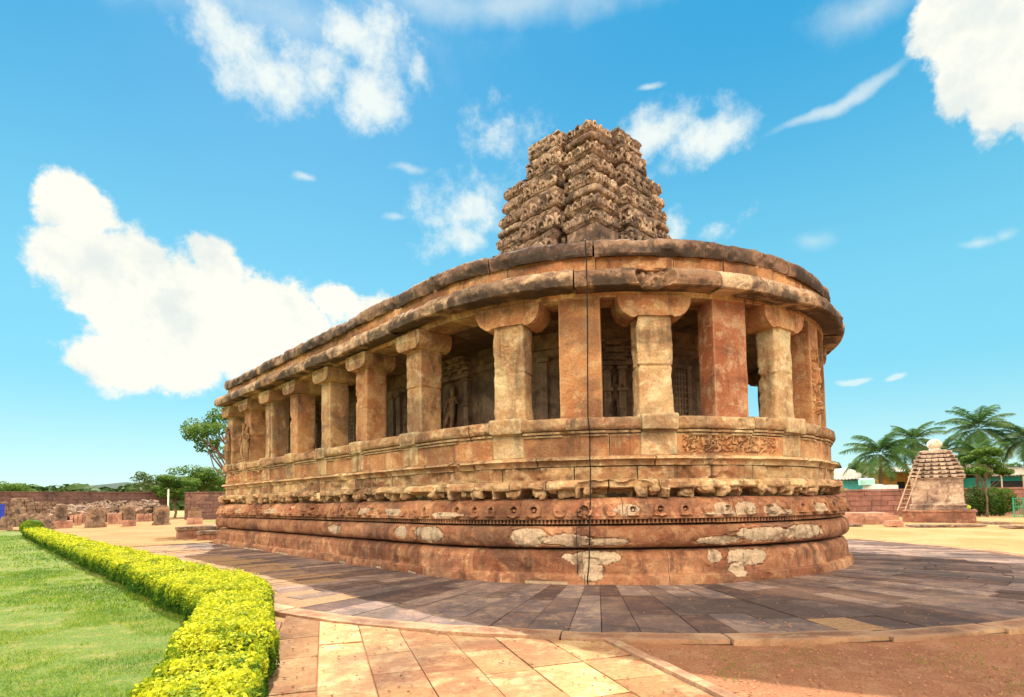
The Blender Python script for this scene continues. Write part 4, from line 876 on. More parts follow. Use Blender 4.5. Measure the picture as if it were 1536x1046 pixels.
# stone benches by the temple corner
def bench(label, px0, px1, py, z, dpt, seed):
    p, w = px_w(px0, px1, py); e = empty('stone_bench', (p[0], p[1], 0), label, 'bench'); yw = PHI*.0+.62
    mb = MB(); c = p[:2]+np.array([-math.sin(yw), math.cos(yw)])*dpt/2; rbox_w(mb, (c[0], c[1], z-.09), (w/2, dpt/2, .09), yw, (10, 4, 2), .03, .03, .7, seed=seed); o = mb.build('seat', M['block'], loc=(p[0], p[1], 0)); child(o, e)
    mb = MB(); rbox_w(mb, (c[0], c[1], (z-.18)/2), (w/2-.06, dpt/2-.06, (z-.18)/2-.003), yw, (8, 3, 3), .02, .02, .35, seed=seed); o = mb.build('base', M['redblock'], loc=(p[0], p[1], 0)); child(o, e)
bench('longer higher stone slab bench at the far corner of the temple', 266, 335, 809, .62, 1.1, 1)
bench('shorter low grey stone block in front of the slab bench', 297, 338, 811, .45, .8, 2)
# ------------------------------------------------------------------ trees
M['leaf'] = leafmat('tree_leaves', (.03, .085, .012), (.09, .18, .025), (.24, .34, .06), .35)
M['leafd'] = leafmat('tree_leaves_olive', (.03, .07, .015), (.07, .13, .03), (.16, .22, .07), .3)
M['bark'] = simple('bark', (.13, .085, .055), (.2, .14, .09))
M['palm'] = leafmat('palm_leaves', (.025, .075, .02), (.085, .18, .045), (.36, .38, .15), .35)
def tree(name, label, cat, base, h, cr_, nl, lsz, seed, mat='leaf', trunk_r=.18, sp=1., group=None, lean=(0, 0), lowfrac=.35, nclump=26):
    rs = np.random.RandomState(seed); base = np.array([base[0], base[1], 0.]); e = empty(name, tuple(base), label, cat, group)
    mb = MB(); top = base+np.array([lean[0], lean[1], h*.62]); tr = np.array([base+(top-base)*t+np.array([rs.normal(0, .04*h*.3), rs.normal(0, .03), 0])*(t > 0) for t in np.linspace(0, 1, 6)]); tube(mb, tr, np.linspace(trunk_r, trunk_r*.45, 6), 8)
    cl = []
    for k in range(nclump):
        a = rs.uniform(0, 6.28); el = rs.uniform(-.3, 1.); q = rs.uniform(.45, 1.); c = base+np.array([lean[0]+cr_*q*math.cos(a)*math.cos(el*.9), lean[1]+cr_*q*math.sin(a)*math.cos(el*.9), h*(lowfrac+(1-lowfrac)*.5)+(h*(1-lowfrac)*.48)*q*math.sin(el*1.5)]); cl.append(c)
        s0 = tr[rs.randint(3, 6)]; mid = (s0+c)/2+rs.normal(0, .08*cr_, 3); tube(mb, [s0, mid, c], [trunk_r*.35, trunk_r*.2, trunk_r*.08], 5)
    o = mb.build('trunk', M['bark'], loc=base); child(o, e)
    mb = MB(); cl = np.array(cl); idx = rs.randint(0, len(cl), nl); v = rs.normal(size=(nl, 3)); v /= np.linalg.norm(v, axis=1, keepdims=True); rr = cr_*.3*sp*rs.uniform(.5, 1., nl)**.6
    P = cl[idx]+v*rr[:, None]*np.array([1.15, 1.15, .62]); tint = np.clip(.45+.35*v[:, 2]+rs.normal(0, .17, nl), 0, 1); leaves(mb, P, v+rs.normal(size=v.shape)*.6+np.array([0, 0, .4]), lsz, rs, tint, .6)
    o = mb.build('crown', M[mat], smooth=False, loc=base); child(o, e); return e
b = at(352, 770, 34); tree('tree', 'spreading leafy tree whose branches reach out left of the temple corner', 'tree', b, 7.6, 3.1, 4200, .19, 3, trunk_r=.22, nclump=20, sp=.75, lowfrac=.45)
b = at(302, 770, 86); tree('tree', 'broad green tree rising behind the separate brick wall', 'tree', b, 7.4, 4.2, 7000, .3, 4)
b = at(262, 770, 76); tree('tree', 'round dense dark green tree in the gap between the two boundary walls', 'tree', b, 5.9, 2.6, 6500, .26, 5, lowfrac=.15)
b = at(228, 770, 92); tree('tree', 'thin open-branched tree above the right end of the long boundary wall', 'tree', b, 7.2, 3.2, 2200, .28, 6, 'leafd', sp=.8)
b = at(3, 770, 90); tree('tree', 'bright green bushy tree top over the wall at the left edge', 'tree', b, 5.8, 4.4, 6000, .32, 7, lowfrac=.3)
# hills
def hills(name, D, x0, x1, h, mat, seed, rough_h=.3):
    n = 160; x = np.linspace(x0, x1, n); q = np.stack([x/D*9, 0*x, 0*x], -1); top = h*(1+rough_h*fbm(q, 1., 5, seed)); mb = MB(); pr = [(0, 0), (.3, .7), (.6, 1.), (1.4, .8), (2.5, 0)]
    V = np.stack([np.stack([x, D+a*h*12+0*x, top*b_-(1 if b_ == 0 else 0)], -1) for a, b_ in pr], 1); mb.add(V, gridf(n, len(pr)), .5); o = mb.build(name, M[mat]); o['kind'] = 'structure'; return o
M['hill'] = groundmat('hill_scrub', (.03, .06, .055), (.04, .065, .05), (.055, .07, .045), scale=.05); M['hillg'] = groundmat('hill_trees', (.1, .15, .07), (.13, .17, .08), (.17, .18, .1), scale=.1)
hills('hills', 900, -1500, 1500, 46, 'hill', 1, .35); 
rs = np.random.RandomState(50); mb = MB(); 
for k in range(700):
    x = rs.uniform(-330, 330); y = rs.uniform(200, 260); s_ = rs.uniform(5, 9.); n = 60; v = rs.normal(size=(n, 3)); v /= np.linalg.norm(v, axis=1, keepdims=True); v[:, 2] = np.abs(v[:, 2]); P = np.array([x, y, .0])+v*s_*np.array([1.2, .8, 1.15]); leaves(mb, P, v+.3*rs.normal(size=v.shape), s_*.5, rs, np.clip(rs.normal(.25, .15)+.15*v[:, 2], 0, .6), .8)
o = mb.build('far_trees', M['leafd'], smooth=False); tag(o, 'distant belt of scrubby trees along the horizon', 'trees', kind='stuff')
# ------------------------------------------------------------------ right background
M['shr'] = stone('shrine_stone', (.5, .35, .25), (.36, .22, .16), (.66, .52, .4), soot=.5, streak=.4, scale=1.2)
def rectlathe(mb, c, yaw, prof, hx, hy, amp=.02, n=8, seed=0, tint=.5):
    prof = resamp(prof, .09); s = np.linspace(-1, 1, n, endpoint=False); X = np.concatenate([s, np.ones(n), -s, -np.ones(n)]); Y = np.concatenate([-np.ones(n), s, np.ones(n), -s])
    r = prof[:, 0][:, None]; lx = X*(hx+r); ly = Y*(hy+r); P = np.stack([c[0]+lx*math.cos(yaw)-ly*math.sin(yaw), c[1]+lx*math.sin(yaw)+ly*math.cos(yaw), np.broadcast_to(prof[:, 1][:, None], lx.shape)], -1)
    P = P+rough(P, amp, 3., seed); mb.add(P, gridf(len(prof), 4*n, False, True), tint)
SY = 36.2; sc_ = at(1408, 770, SY); syaw = -.68
mpp = SY/F_
def zt(py): return at(1408, py, SY)[2]
shrine = empty('shrine', (sc_[0], sc_[1], 0), 'small stepped stone shrine with round cream finial right of the temple', 'shrine')
def spart(mb, nm, mt='shr', parent=None, **k):
    o = mb.build(nm, M[mt], loc=(sc_[0], sc_[1], 0), **k)
    child(o, parent or shrine)
    return o
z0, z1, z2, z3 = .72, zt(757), zt(718), zt(676); hb = 1.30
mb = MB(); rectlathe(mb, sc_, syaw, [(.16, z0-.1), (.16, z0+.12), (.08, z0+.16), (.12, z0+.26), (.14, z0+.32), (.02, z0+.38), (0, z1)], hb, hb, .015); rectlathe(mb, sc_, syaw, [(0, z1), (0, z2-.1), (.06, z2-.06), (.06, z2+.02), (-.3, z2+.03)], hb, hb, .015, tint=.65); spart(mb, 'body')
mb = MB(); nt_ = 7; zz = np.linspace(z2, z3, nt_+1); 
for k in range(nt_):
    a = zz[k]; b_ = zz[k+1]; h = b_-a; f0 = -.02-.06*k-.006*k*k; rectlathe(mb, sc_, syaw, [(f0-.1, a), (f0-.1, a+.3*h), (f0+.08, a+.36*h), (f0+.1, a+.5*h), (f0-.0, a+.8*h), (f0-.1, a+.85*h), (f0-.12, b_), (-hb+.1, b_)], hb, hb, .035, 10, k)
    for s in (-1, 1):
        for sx in (-.7, -.35, 0, .35, .7):
            for ax_ in (0, 1):
                lx, ly = (sx*(hb+f0), s*(hb+f0+.02)) if ax_ == 0 else (s*(hb+f0+.02), sx*(hb+f0)); c = (sc_[0]+lx*math.cos(syaw)-ly*math.sin(syaw), sc_[1]+lx*math.sin(syaw)+ly*math.cos(syaw), a+.45*h); rbox_w(mb, c, (.14, .14, h*.34), syaw, (3, 3, 3), .03, .03, .75, seed=k)
rt = spart(mb, 'tower')
mb = MB(); zf = zt(676); rf_ = (zt(657)-zt(676))/2
lathe(mb, (sc_[0], sc_[1], zf), [(.0, -.05), (rf_*.7, -.03), (rf_*.75, .1)]+[(rf_*.95*math.sin(a), .04+rf_*.85*(1-math.cos(a))) for a in np.linspace(.7, 3.1, 10)], 32, .9, .0, lambda a: 1+.05*np.abs(np.cos(a*8))); M['cream_s'] = stone('cream_stone', (.66, .56, .42), (.55, .44, .32), (.72, .64, .5), soot=.1); spart(mb, 'finial', 'cream_s', rt)
pl, w = px_w(1360, 1470, 785); mb = MB()
pc = np.array([sc_[0], sc_[1]]); 
for r_ in range(2): rectlathe(mb, (pc[0], pc[1]), syaw, [(.0, -.03), (.0, .62-.0), (.06, .63), (.06, .72), (-2., .725)] if r_ == 0 else [(-.5, .70), (-.5, .73)], 1.8, 1.8, .03, 14)
o = mb.build('platform', M['redblock']); tag(o, 'low red sandstone platform carrying the small shrine', 'platform')
mb = MB(); p0, w = px_w(1262, 1352, 786); yw = -.1; rbox_w(mb, (p0[0]-.1, p0[1]+1.6, .22), (w/2+.45, 1.4, .26), yw, (10, 4, 2), .03, .03, .4); rbox_w(mb, (p0[0]-.1, p0[1]+1.8, .55), (w/2+.4, 1.2, .1), yw, (10, 4, 1), .03, .03, .7); o = mb.build('platform', M['redblock']); tag(o, 'long low stepped platform left of the shrine, beneath the ladder', 'platform')
for i, (a, b_, y, lb) in enumerate([(1264, 1290, 789, 'broken stone slab lying on the sand by the temple edge'), (1328, 1353, 790, 'small upright reddish stone block in front of the ladder platform'), (1356, 1480, 790, 'long flat kerb slab lying along the front of the shrine platform'), (1476, 1512, 786, 'tilted flat slab on the ground right of the shrine'), (1505, 1540, 792, 'flat slab lying at the right edge of the photo')]):
    p, w = px_w(a, b_, y); hh = .34 if i == 1 else .12; mb = MB(); rbox_w(mb, (p[0], p[1], hh/2-.01), (w/2, .3 if i == 1 else .45, hh/2), yaw_at(p)*.2+(.15 if i == 3 else 0), (8, 3, 2), .03, .04, .6, seed=i); o = mb.build('fallen_slab', M['redblock' if i == 1 else 'block']); tag(o, lb, 'stone slab')
# ladder
a = at(1352, 770, SY-1.2); lb = np.array([a[0]-.35, a[1], .72]); t1 = at(1369, 703, SY-.9); mb_ = MB(); ld = empty('ladder', tuple(lb), 'wooden ladder leaning against the left side of the small shrine', 'ladder'); M['wood'] = simple('ladder_wood', (.5, .36, .24), (.4, .28, .18))
sd = np.array([.33, -.18, 0]); lb = at(1346, 766, SY-1.2); lb[2] = .72
for s in (0, 1):
    mb = MB(); tube(mb, [lb+sd*s, t1+sd*s], .035, 6); o = mb.build('rail', M['wood'], loc=tuple(ld.location)); child(o, ld)
for k in range(9):
    t = (k+.7)/9.6; mb = MB(); q = lb+(t1-lb)*t; tube(mb, [q, q+sd], .022, 5); o = mb.build('rung', M['wood'], loc=tuple(ld.location)); child(o, ld)
# green ball plant on the platform
p = at(1451, 762, SY-1.3); mb = MB(); lathe(mb, (p[0], p[1], .72), [(0, 0), (.1, .02)]+[(.19*math.sin(a), .16-.16*math.cos(a)) for a in np.linspace(.6, 3.1, 8)], 14, .6, .02); M['lime'] = simple('lime_green', (.4, .45, .05), (.3, .38, .04)); o = mb.build('green_ball', M['lime']); tag(o, 'yellow-green ball at the right corner of the shrine platform', 'ball')
# brick wall, gate wall right
longwall('brick_wall', 'low reddish brick wall behind the ladder and small shrine', at(1240, 760, 47), at(1462, 760, 47), 2.55, 'redbrick' if 'redbrick' in M else 'brick', 3, .35) if False else None
M['rbrick'] = stone('red_brick_wall', (.25, .105, .085), (.19, .075, .062), (.32, .16, .12), soot=.25, streak=.4)
longwall('brick_wall', 'low reddish brick wall behind the ladder and small shrine', at(1130, 760, 47), at(1700, 760, 47), 2.1, 'rbrick', 3, .35)
# houses
M['tin'] = simple('tin_roof', (.55, .5, .42), (.4, .33, .26), 1.5, .6, .4); M['cyan'] = simple('cyan_paint', (.12, .62, .62), (.1, .5, .52)); M['teal'] = simple('teal_paint', (.04, .38, .3), (.035, .3, .24)); M['dark'] = simple('dark_opening', (.02, .02, .02), (.03, .03, .03)); M['cream'] = simple('cream_wall', (.6, .5, .36), (.5, .4, .3)); M['orange'] = simple('orange_wall', (.6, .3, .06), (.5, .24, .05)); M['conc'] = simple('tank_concrete', (.6, .6, .55), (.5, .5, .46)); M['green'] = simple('green_paint', (.05, .35, .2), (.05, .28, .16))
def house(label, pxa, pxb, D, hwall, depth, wallm, roofm, ytop, seed, door=None, post=False):
    a = at(pxa, 760, D); b_ = at(pxb, 760, D); w = b_[0]-a[0]; cx_ = (a[0]+b_[0])/2; e = empty('house', (cx_, D+depth/2, 0), label, 'house')
    def hp(mb, nm, mt, par=None):
        o = mb.build(nm, M[mt], loc=(cx_, D+depth/2, 0)); child(o, par or e)
        return o
    mb = MB(); rbox_w(mb, (cx_, D+depth/2, hwall/2), (w/2, depth/2, hwall/2), 0, (6, 3, 3), .02, .01, .5); wl = hp(mb, 'wall', wallm)
    mb = MB(); n = 60; x = np.linspace(-w/2-.4, w/2+.4, n); yy = np.linspace(-.9, depth+.3, 6); X, Y = np.meshgrid(x, yy, indexing='ij'); z = hwall+.05+(ytop-hwall)*np.clip((Y+.9)/(depth*.6), 0, 1)+.04*np.sin(X*18)+.06*vn(np.stack([X, Y, 0*X], -1), seed)
    top = np.stack([cx_+X, D+Y, z+.06], -1); bot = top-np.array([0, 0, .06]); mb.add(top, gridf(n, 6), .6); mb.add(bot, gridf(n, 6)[:, ::-1], .4); hp(mb, 'roof', roofm)
    for (fx, fw, z0_, z1_, nm, mt) in door or []:
        mb = MB(); rbox_w(mb, (cx_+fx*w/2, D-.02, (z0_+z1_)/2), (fw/2, .06, (z1_-z0_)/2), 0, (1, 1, 1), .01); fr = hp(mb, nm, mt)
    if post:
        for k in range(4): 
            mb = MB(); tube(mb, [(cx_-w/2+w*(k+.3)/3.6, D-.8, 0), (cx_-w/2+w*(k+.3)/3.6, D-.8, hwall+.05)], .06, 6); hp(mb, 'post', 'cream')
    return e
house('low house with cyan wall and ragged pale roof just right of the temple', 1225, 1296, 58, 3.3, 6, 'cyan', 'tin', 4.6, 1, [(-.2, .9, 0, 2.2, 'door', 'dark')])
house('small house with orange wall seen under the palms behind the water tanks', 1318, 1372, 62, 4.2, 5, 'orange', 'tin', 4.8, 2, [(.3, .8, 2.0, 3.2, 'window', 'dark')])
house('long dark shed with pale tin roof right behind the small shrine', 1432, 1480, 56, 3.6, 6, 'darkblock', 'tin', 5.0, 3, [(0, 1., 0, 2.2, 'door', 'dark')])
house('teal fronted house with pale tin awning at the right edge', 1484, 1600, 53, 3.3, 7, 'teal', 'tin', 4.3, 4, [(-.35, 4.2, 1.0, 2.9, 'doorway', 'dark'), (.3, 1.2, 1.0, 2.9, 'window', 'cyan')], True)
# water tanks
for i, (pa, pb, yt, lb) in enumerate([(1297, 1323, 727, 'wider white cylindrical water tank behind the brick wall'), (1327, 1346, 728, 'narrower pale cylindrical water tank nearer the ladder')]):
    D = 50.5; a = at(pa, 740, D); b_ = at(pb, 740, D); r_ = (b_[0]-a[0])/2; zt_ = at(pa, yt, D)[2]; mb = MB(); cx_ = (a[0]+b_[0])/2
    lathe(mb, (cx_, D, 0), [(r_, 0), (r_, zt_*.5), (r_*1.03, zt_*.52), (r_, zt_*.54), (r_, zt_-.05), (r_*.95, zt_), (0, zt_+.02)], 28, .8); o = mb.build('water_tank', M['conc'], loc=(cx_, D, 0)); tag(o, lb, 'water tank')
p = at(1302, 720, 50.3); mb = MB(); zt_ = at(1302, 718, 50.3)[2]; z_b = at(1302, 728, 50.3)[2]; lathe(mb, (p[0], 50.5, z_b+.02), [(.0, 0), (.62, 0), (.64, zt_-z_b-.12), (.5, zt_-z_b), (0, zt_-z_b+.02)], 20, .6); o = mb.build('water_drum', simple('aqua_plastic', (.4, .75, .7), (.35, .65, .62)), loc=(p[0], 50.5, 0)); tag(o, 'small pale aqua drum standing on top of the wider water tank', 'drum')
# green fence panel at the right edge
p = at(1531, 770, 40); e = empty('green_gate', (p[0], p[1], 0), 'small green metal barred gate at the right edge', 'gate'); w = .95
mb = MB()
for z in (.08, .75, 1.35): tube(mb, [(p[0]-w/2, p[1], z), (p[0]+w, p[1], z)], .035, 6)
for x in (-w/2, w/4, w): tube(mb, [(p[0]+x, p[1], 0), (p[0]+x, p[1], 1.4)], .045, 6)
o = mb.build('frame', M['green'], loc=(p[0], p[1], 0)); child(o, e)
mb = MB()
for k in range(9): tube(mb, [(p[0]-w/2+k*1.5*w/8, p[1]+.03, .1), (p[0]-w/2+k*1.5*w/8, p[1]+.03, 1.35)], .015, 5)
o = mb.build('bars', M['green'], loc=(p[0], p[1], 0)); child(o, e)
# bushes, small tree
def bush(label, px, py, D, rx, rz, n, seed, mat='leaf', lsz=.16, zc=None):
    p = at(px, py, D); rs = np.random.RandomState(seed); e_ = MB(); z_ = max(rz, p[2]) if zc is None else zc
    ncl = 14; cl = rs.normal(size=(ncl, 3)); cl /= np.linalg.norm(cl, axis=1, keepdims=True); cl = cl*np.array([rx*.6, rx*.5, rz*.55]); i = rs.randint(0, ncl, n); v = rs.normal(size=(n, 3)); v /= np.linalg.norm(v, axis=1, keepdims=True)
    P = np.array([p[0], p[1], rz*.95])+cl[i]+v*np.array([rx, rx, rz])*.45*rs.uniform(.7, 1.1, n)[:, None]; P = P[P[:, 2] > 0]; n = len(P); v = rs.normal(size=(n, 3))+np.array([0, 0, .6])
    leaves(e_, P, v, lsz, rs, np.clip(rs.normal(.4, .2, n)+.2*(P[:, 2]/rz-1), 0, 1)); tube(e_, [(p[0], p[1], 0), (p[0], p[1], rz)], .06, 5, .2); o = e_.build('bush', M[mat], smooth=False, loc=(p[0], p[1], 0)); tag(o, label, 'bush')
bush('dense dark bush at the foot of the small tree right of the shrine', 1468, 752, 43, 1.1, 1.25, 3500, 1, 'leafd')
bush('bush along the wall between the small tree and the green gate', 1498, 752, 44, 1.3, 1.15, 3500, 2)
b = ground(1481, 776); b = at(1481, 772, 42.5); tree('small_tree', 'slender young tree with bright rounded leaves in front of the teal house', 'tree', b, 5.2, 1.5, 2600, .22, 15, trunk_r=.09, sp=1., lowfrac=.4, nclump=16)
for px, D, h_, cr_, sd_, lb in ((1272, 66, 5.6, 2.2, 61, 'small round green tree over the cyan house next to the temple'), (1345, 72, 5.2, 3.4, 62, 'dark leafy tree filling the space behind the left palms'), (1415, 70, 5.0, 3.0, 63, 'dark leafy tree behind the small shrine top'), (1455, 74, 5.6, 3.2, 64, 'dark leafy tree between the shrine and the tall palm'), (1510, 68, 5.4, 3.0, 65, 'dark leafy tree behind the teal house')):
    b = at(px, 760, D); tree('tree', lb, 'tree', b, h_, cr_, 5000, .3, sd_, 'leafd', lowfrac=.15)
# palms
def palm(label, px, D, ytop_px, seed, nf=26, fl=3.3, tr_=.17, lean=0.):
    rs = np.random.RandomState(seed); p = at(px, 760, D); zc = at(px, ytop_px, D)[2]; base = np.array([p[0], p[1], 0.]); e = empty('palm_tree', tuple(base), label, 'palm tree', 'coconut palms behind the brick wall')
    mb = MB(); cr0 = base+np.array([lean, 0, zc]); n = 24; t = np.linspace(0, 1, n); pts = base+np.stack([lean*t**1.6-lean*0, .15*np.sin(t*3), zc*t], -1); tube(mb, pts, tr_*(1.25-.5*t+.06*(np.arange(n) % 2)), 8); o = mb.build('trunk', M['bark'], loc=base); child(o, e)
    mb = MB(); cc = pts[-1]
    for k in range(nf):
        a = k*2.4+rs.uniform(-.2, .2); el = 1.5-2.0*(k/nf)+rs.uniform(-.12, .12); L_ = fl*rs.uniform(.85, 1.1); m = 12; q = np.linspace(0, 1, m); dirh = np.array([math.cos(a), math.sin(a), 0]); ang = el-q*(1.0+.5*rs.rand()); dx = np.cumsum(np.cos(ang))*L_/m; dz = np.cumsum(np.sin(ang))*L_/m; R_ = cc+dirh*dx[:, None]+np.array([0, 0, 1])*dz[:, None]
        tube(mb, R_, .035*(1-q*.8), 4, .55); sidev = np.cross(dirh, [0, 0, 1]); tn = rs.uniform(.25, .6)+.25*(k > nf*.8)
        ns = 44; qs = np.linspace(.12, 1., ns); RP = np.stack([np.interp(qs, q, R_[:, j]) for j in range(3)], -1); TG = np.gradient(RP, axis=0); TG /= np.linalg.norm(TG, axis=1, keepdims=True); ll = L_*.25*np.sin(np.clip(qs*2.6+.35, 0, math.pi-.15))**.7
        for s in (-1, 1):
            tip = RP+sidev*s*ll[:, None]*.85+TG*ll[:, None]*.5-np.array([0, 0, 1])*ll[:, None]*rs.uniform(.25, .75, ns)[:, None]; wv = TG*.034*L_/3.3; mid = (RP+tip)/2+np.array([0, 0, .06])
            V = np.stack([RP-wv, RP+wv, mid+wv*.8, mid-wv*.8], 1).reshape(-1, 3); mb.add(V, np.arange(4*ns).reshape(-1, 4), np.clip(tn+rs.normal(0, .08, 4*ns), 0, 1)); V = np.stack([mid-wv*.8, mid+wv*.8, tip], 1).reshape(-1, 3); mb.add(V, np.arange(3*ns).reshape(-1, 3), np.clip(tn+.1, 0, 1))
    o = mb.build('fronds', M['palm'], smooth=False, loc=base); child(o, e)
palm('wide low palm nearest the temple, its fronds drooping over the water tanks', 1325, 55, 682, 1, 30, 3.7)
palm('palm with upright fronds behind the left shoulder of the shrine', 1376, 58, 662, 2, 26, 3.2)
palm('low palm whose crown shows just right of the shrine finial', 1418, 60, 680, 3, 24, 2.6)
palm('tallest palm, standing behind the young tree at the right', 1476, 58, 645, 4, 30, 3.7)
palm('short palm right in front of the tallest palm', 1471, 54, 684, 5, 24, 2.6)
palm('palm cut by the right edge of the photo', 1545, 56, 660, 6, 28, 3.2)
palm('small pale palm behind the roof right of the shrine', 1440, 66, 694, 7, 22, 2.2)
# ------------------------------------------------------------------ world, sun, camera
SH = np.array([.3436, -.9575]); sun_dir = np.array([-SH[0], -SH[1], 1.]); sun_dir /= np.linalg.norm(sun_dir)
elev = math.asin(sun_dir[2]); az = math.atan2(sun_dir[0], sun_dir[1])
from mathutils import Vector, Matrix
sl = bpy.data.lights.new('sun', 'SUN'); sl.energy = SUN_E; sl.angle = D2R(.5); sl.color = (1., .93, .80); so = bpy.data.objects.new('sun', sl); COL.objects.link(so)
so.rotation_euler = Vector(-sun_dir).to_track_quat('-Z', 'Y').to_euler(); so.location = (0, 0, 50)
w = bpy.data.worlds.new('World'); scene.world = w; w.use_nodes = True; nt = w.node_tree; bg = nt.nodes['Background']; bg.inputs['Strength'].default_value = SKY_S
sky = nd(nt, 'ShaderNodeTexSky', sky_type='NISHITA', sun_disc=False, sun_elevation=elev, sun_rotation=az, altitude=200., air_density=1., dust_density=.3, ozone_density=1.0)
tc = nd(nt, 'ShaderNodeTexCoord'); sep = nd(nt, 'ShaderNodeSeparateXYZ'); nt.links.new(tc.outputs['Generated'], sep.inputs[0])
AZ = math_(nt, 'ARCTAN2', sep.outputs[0], sep.outputs[1]); EL = math_(nt, 'ARCSINE', sep.outputs[2]); cmb = nd(nt, 'ShaderNodeCombineXYZ'); nt.links.new(AZ, cmb.inputs[0]); nt.links.new(EL, cmb.inputs[1])
D = tc.outputs['Generated']
nw = nd(nt, 'ShaderNodeTexNoise'); nw.inputs['Scale'].default_value = 5.; nw.inputs['Detail'].default_value = 6; nt.links.new(D, nw.inputs['Vector'])
vs = nd(nt, 'ShaderNodeVectorMath', operation='SUBTRACT'); nt.links.new(nw.outputs['Color'], vs.inputs[0]); vs.inputs[1].default_value = (.5, .5, .5)
vm = nd(nt, 'ShaderNodeVectorMath', operation='SCALE'); nt.links.new(vs.outputs[0], vm.inputs[0]); vm.inputs['Scale'].default_value = .09
va = nd(nt, 'ShaderNodeVectorMath', operation='ADD'); nt.links.new(cmb.outputs[0], va.inputs[0]); nt.links.new(vm.outputs[0], va.inputs[1]); UV = va.outputs[0]
def dirpx(px, py):
    r = ray(px, py); r = r/np.linalg.norm(r); return math.atan2(r[0], r[1]), math.asin(r[2])
def blob(cx_, cy_, ru, rv, amp, rot=0., src=None):
    s = nd(nt, 'ShaderNodeMapping', vector_type='TEXTURE'); s.inputs['Location'].default_value = (cx_, cy_, 0); s.inputs['Rotation'].default_value = (0, 0, rot); s.inputs['Scale'].default_value = (ru, rv, 1)
    nt.links.new(src or UV, s.inputs['Vector']); l = nd(nt, 'ShaderNodeVectorMath', operation='LENGTH'); nt.links.new(s.outputs[0], l.inputs[0])
    return math_(nt, 'MULTIPLY', math_(nt, 'SUBTRACT', 1., l.outputs['Value']), amp)
def pxblob(px, py, rx, ry, amp=1., rot=0., src=None):
    a, e_ = dirpx(px, py); a2, _ = dirpx(px+rx, py); _, e2 = dirpx(px, py-ry); return blob(a, e_, abs(a2-a), abs(e2-e_), amp, rot, src)
def mx(vals):
    v = vals[0]
    for q in vals[1:]: v = math_(nt, 'MAXIMUM', v, q)
    return v
n_big = nd(nt, 'ShaderNodeTexNoise'); n_big.inputs['Scale'].default_value = 12.; n_big.inputs['Detail'].default_value = 10; n_big.inputs['Roughness'].default_value = .64; nt.links.new(D, n_big.inputs['Vector'])
NB = math_(nt, 'SUBTRACT', n_big.outputs['Fac'], .5)
dense = [pxblob(*b) for b in [(125, 325, 70, 45, 1.), (145, 425, 85, 85, 1.2), (230, 440, 130, 115, 1.4), (320, 395, 60, 60, .9), (225, 540, 130, 55, 1.1), (400, 480, 110, 70, 1.1), (495, 455, 50, 35, .8), (340, 520, 130, 55, 1.1), (560, 470, 60, 30, .8), (1475, 15, 165, 120, 2.), (1535, 100, 125, 110, 1.8), (1435, 115, 60, 80, 1.1), (1640, 60, 180, 190, 1.8)]]
wispy = [pxblob(*b) for b in [(345, 50, 100, 90, 1.1), (400, 115, 110, 70, 1.1), (480, 120, 90, 75, 1.), (545, 140, 80, 60, 1.1), (540, 40, 110, 70, 1.), (632, 85, 28, 55, .8), (770, 190, 60, 70, .8), (700, 320, 80, 70, 1.), (690, 370, 60, 40, .9), (985, 190, 95, 55, 1.), (1050, 225, 75, 50, 1.), (1012, 335, 22, 45, .8), (1075, 345, 40, 25, .6), (740, 150, 30, 30, .6)]]
dm = math_(nt, 'ADD', mx(dense), math_(nt, 'MULTIPLY', NB, 2.)); dm = mapr(nt, dm, .0, .36)
wm = math_(nt, 'ADD', mx(wispy), math_(nt, 'MULTIPLY', NB, 3.4)); wm = mapr(nt, wm, .02, 1.15, 0, .95)
thin = mx([pxblob(1255, 155, 150, 16, .9, .27), pxblob(1272, 573, 34, 6, 1.2, .05), pxblob(1341, 567, 26, 6, 1.2, .05), pxblob(1485, 362, 50, 12, .6, -.1), pxblob(970, 118, 26, 8, .8), pxblob(462, 264, 18, 9, .7), pxblob(615, 250, 38, 10, .5), pxblob(585, 330, 24, 8, .5), pxblob(1215, 360, 40, 22, .4), pxblob(1530, 350, 30, 14, .5)])
thm = mapr(nt, math_(nt, 'ADD', thin, math_(nt, 'MULTIPLY', NB, .8)), .0, .75, 0, .6)
haze_ = mx([pxblob(760, 0, 420, 55, .8), pxblob(1290, 10, 160, 60, .8), pxblob(200, -60, 600, 90, .8)]); hz = mapr(nt, math_(nt, 'ADD', haze_, math_(nt, 'MULTIPLY', NB, 1.)), 0., 1., 0, .55)
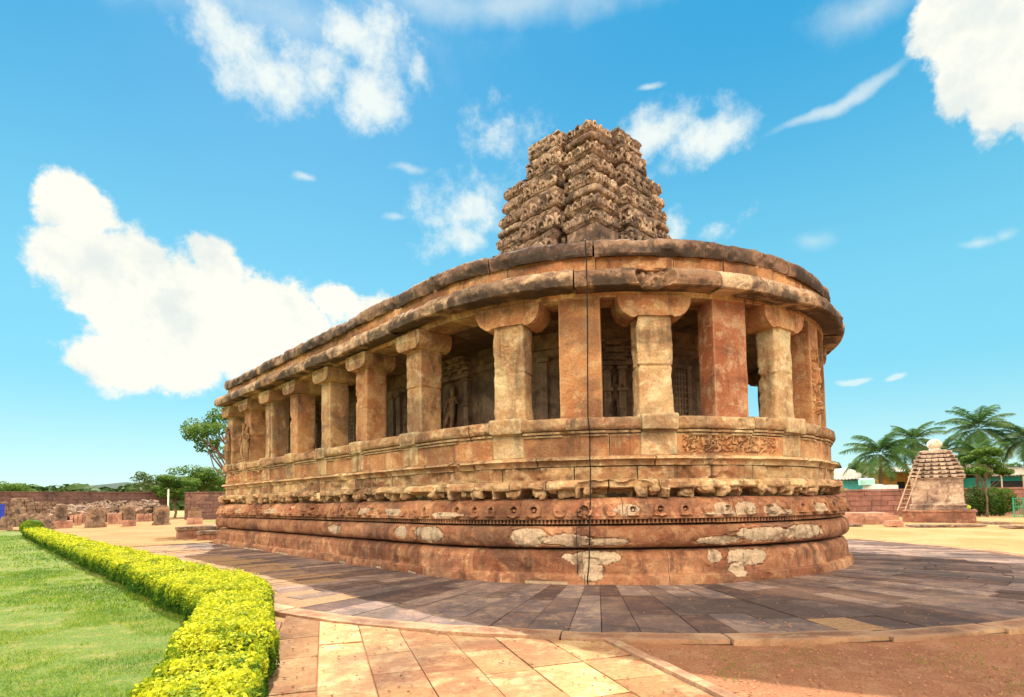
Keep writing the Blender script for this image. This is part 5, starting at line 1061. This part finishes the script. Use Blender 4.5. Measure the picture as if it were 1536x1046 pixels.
# sky colour: physical sky pushed to the photograph's turquoise, paler near the horizon
grd = mix(nt, mapr(nt, EL, .2, .72), SKY_HOR, SKY_TOP); grd = mix(nt, mapr(nt, EL, -.02, .22, 1., 0.), grd, SKY_LOW)
skc = mix(nt, .88, sky.outputs[0], grd)
shade = mapr(nt, noise(nt, D, 6.5, 8, .62), .44, .62); ccol = mix(nt, shade, CLOUD, CLOUD3)
cl = mix(nt, dm, mix(nt, mx_ := math_(nt, 'MAXIMUM', wm, math_(nt, 'MAXIMUM', thm, hz)), skc, CLOUD2), ccol)
# unseen bright cloud bank added behind and above the viewer to fill the shaded facade
ne = nd(nt, 'ShaderNodeTexNoise'); ne.inputs['Scale'].default_value = 2.2; ne.inputs['Detail'].default_value = 7; nt.links.new(D, ne.inputs['Vector'])
back = mapr(nt, math_(nt, 'ADD', math_(nt, 'MULTIPLY', sep.outputs[1], -1.), math_(nt, 'MULTIPLY', math_(nt, 'SUBTRACT', ne.outputs['Fac'], .5), 1.)), .15, .45)
back = math_(nt, 'MULTIPLY', back, mapr(nt, EL, .2, .5))
cl = mix(nt, back, cl, CLOUD_FILL); nt.links.new(cl, bg.inputs[0])
w.cycles.sampling_method = 'MANUAL'; w.cycles.sample_map_resolution = 1024
cam = bpy.data.cameras.new('camera'); co = bpy.data.objects.new('camera', cam); COL.objects.link(co); scene.camera = co
cam.sensor_width = 36; cam.lens = 36*F_/1536; cam.shift_x = (768-PCX)/1536; cam.shift_y = (PCY-523)/1536; cam.clip_end = 6000; cam.clip_start = .05
Xr = np.array([1, 0, 0]); Up = np.array([0, -st, ct]); Fw = np.array([0, ct, st]); rt_ = Xr*cr+Up*sr; up_ = -Xr*sr+Up*cr
co.matrix_world = Matrix(((rt_[0], up_[0], -Fw[0], 0), (rt_[1], up_[1], -Fw[1], 0), (rt_[2], up_[2], -Fw[2], EYE), (0, 0, 0, 1)))
vs_ = scene.view_settings; vs_.view_transform = 'Standard'; vs_.look = 'None'; vs_.exposure = EXPO; vs_.gamma = 1
scene.render.engine = 'CYCLES'; scene.cycles.max_bounces = 8; scene.cycles.diffuse_bounces = 2
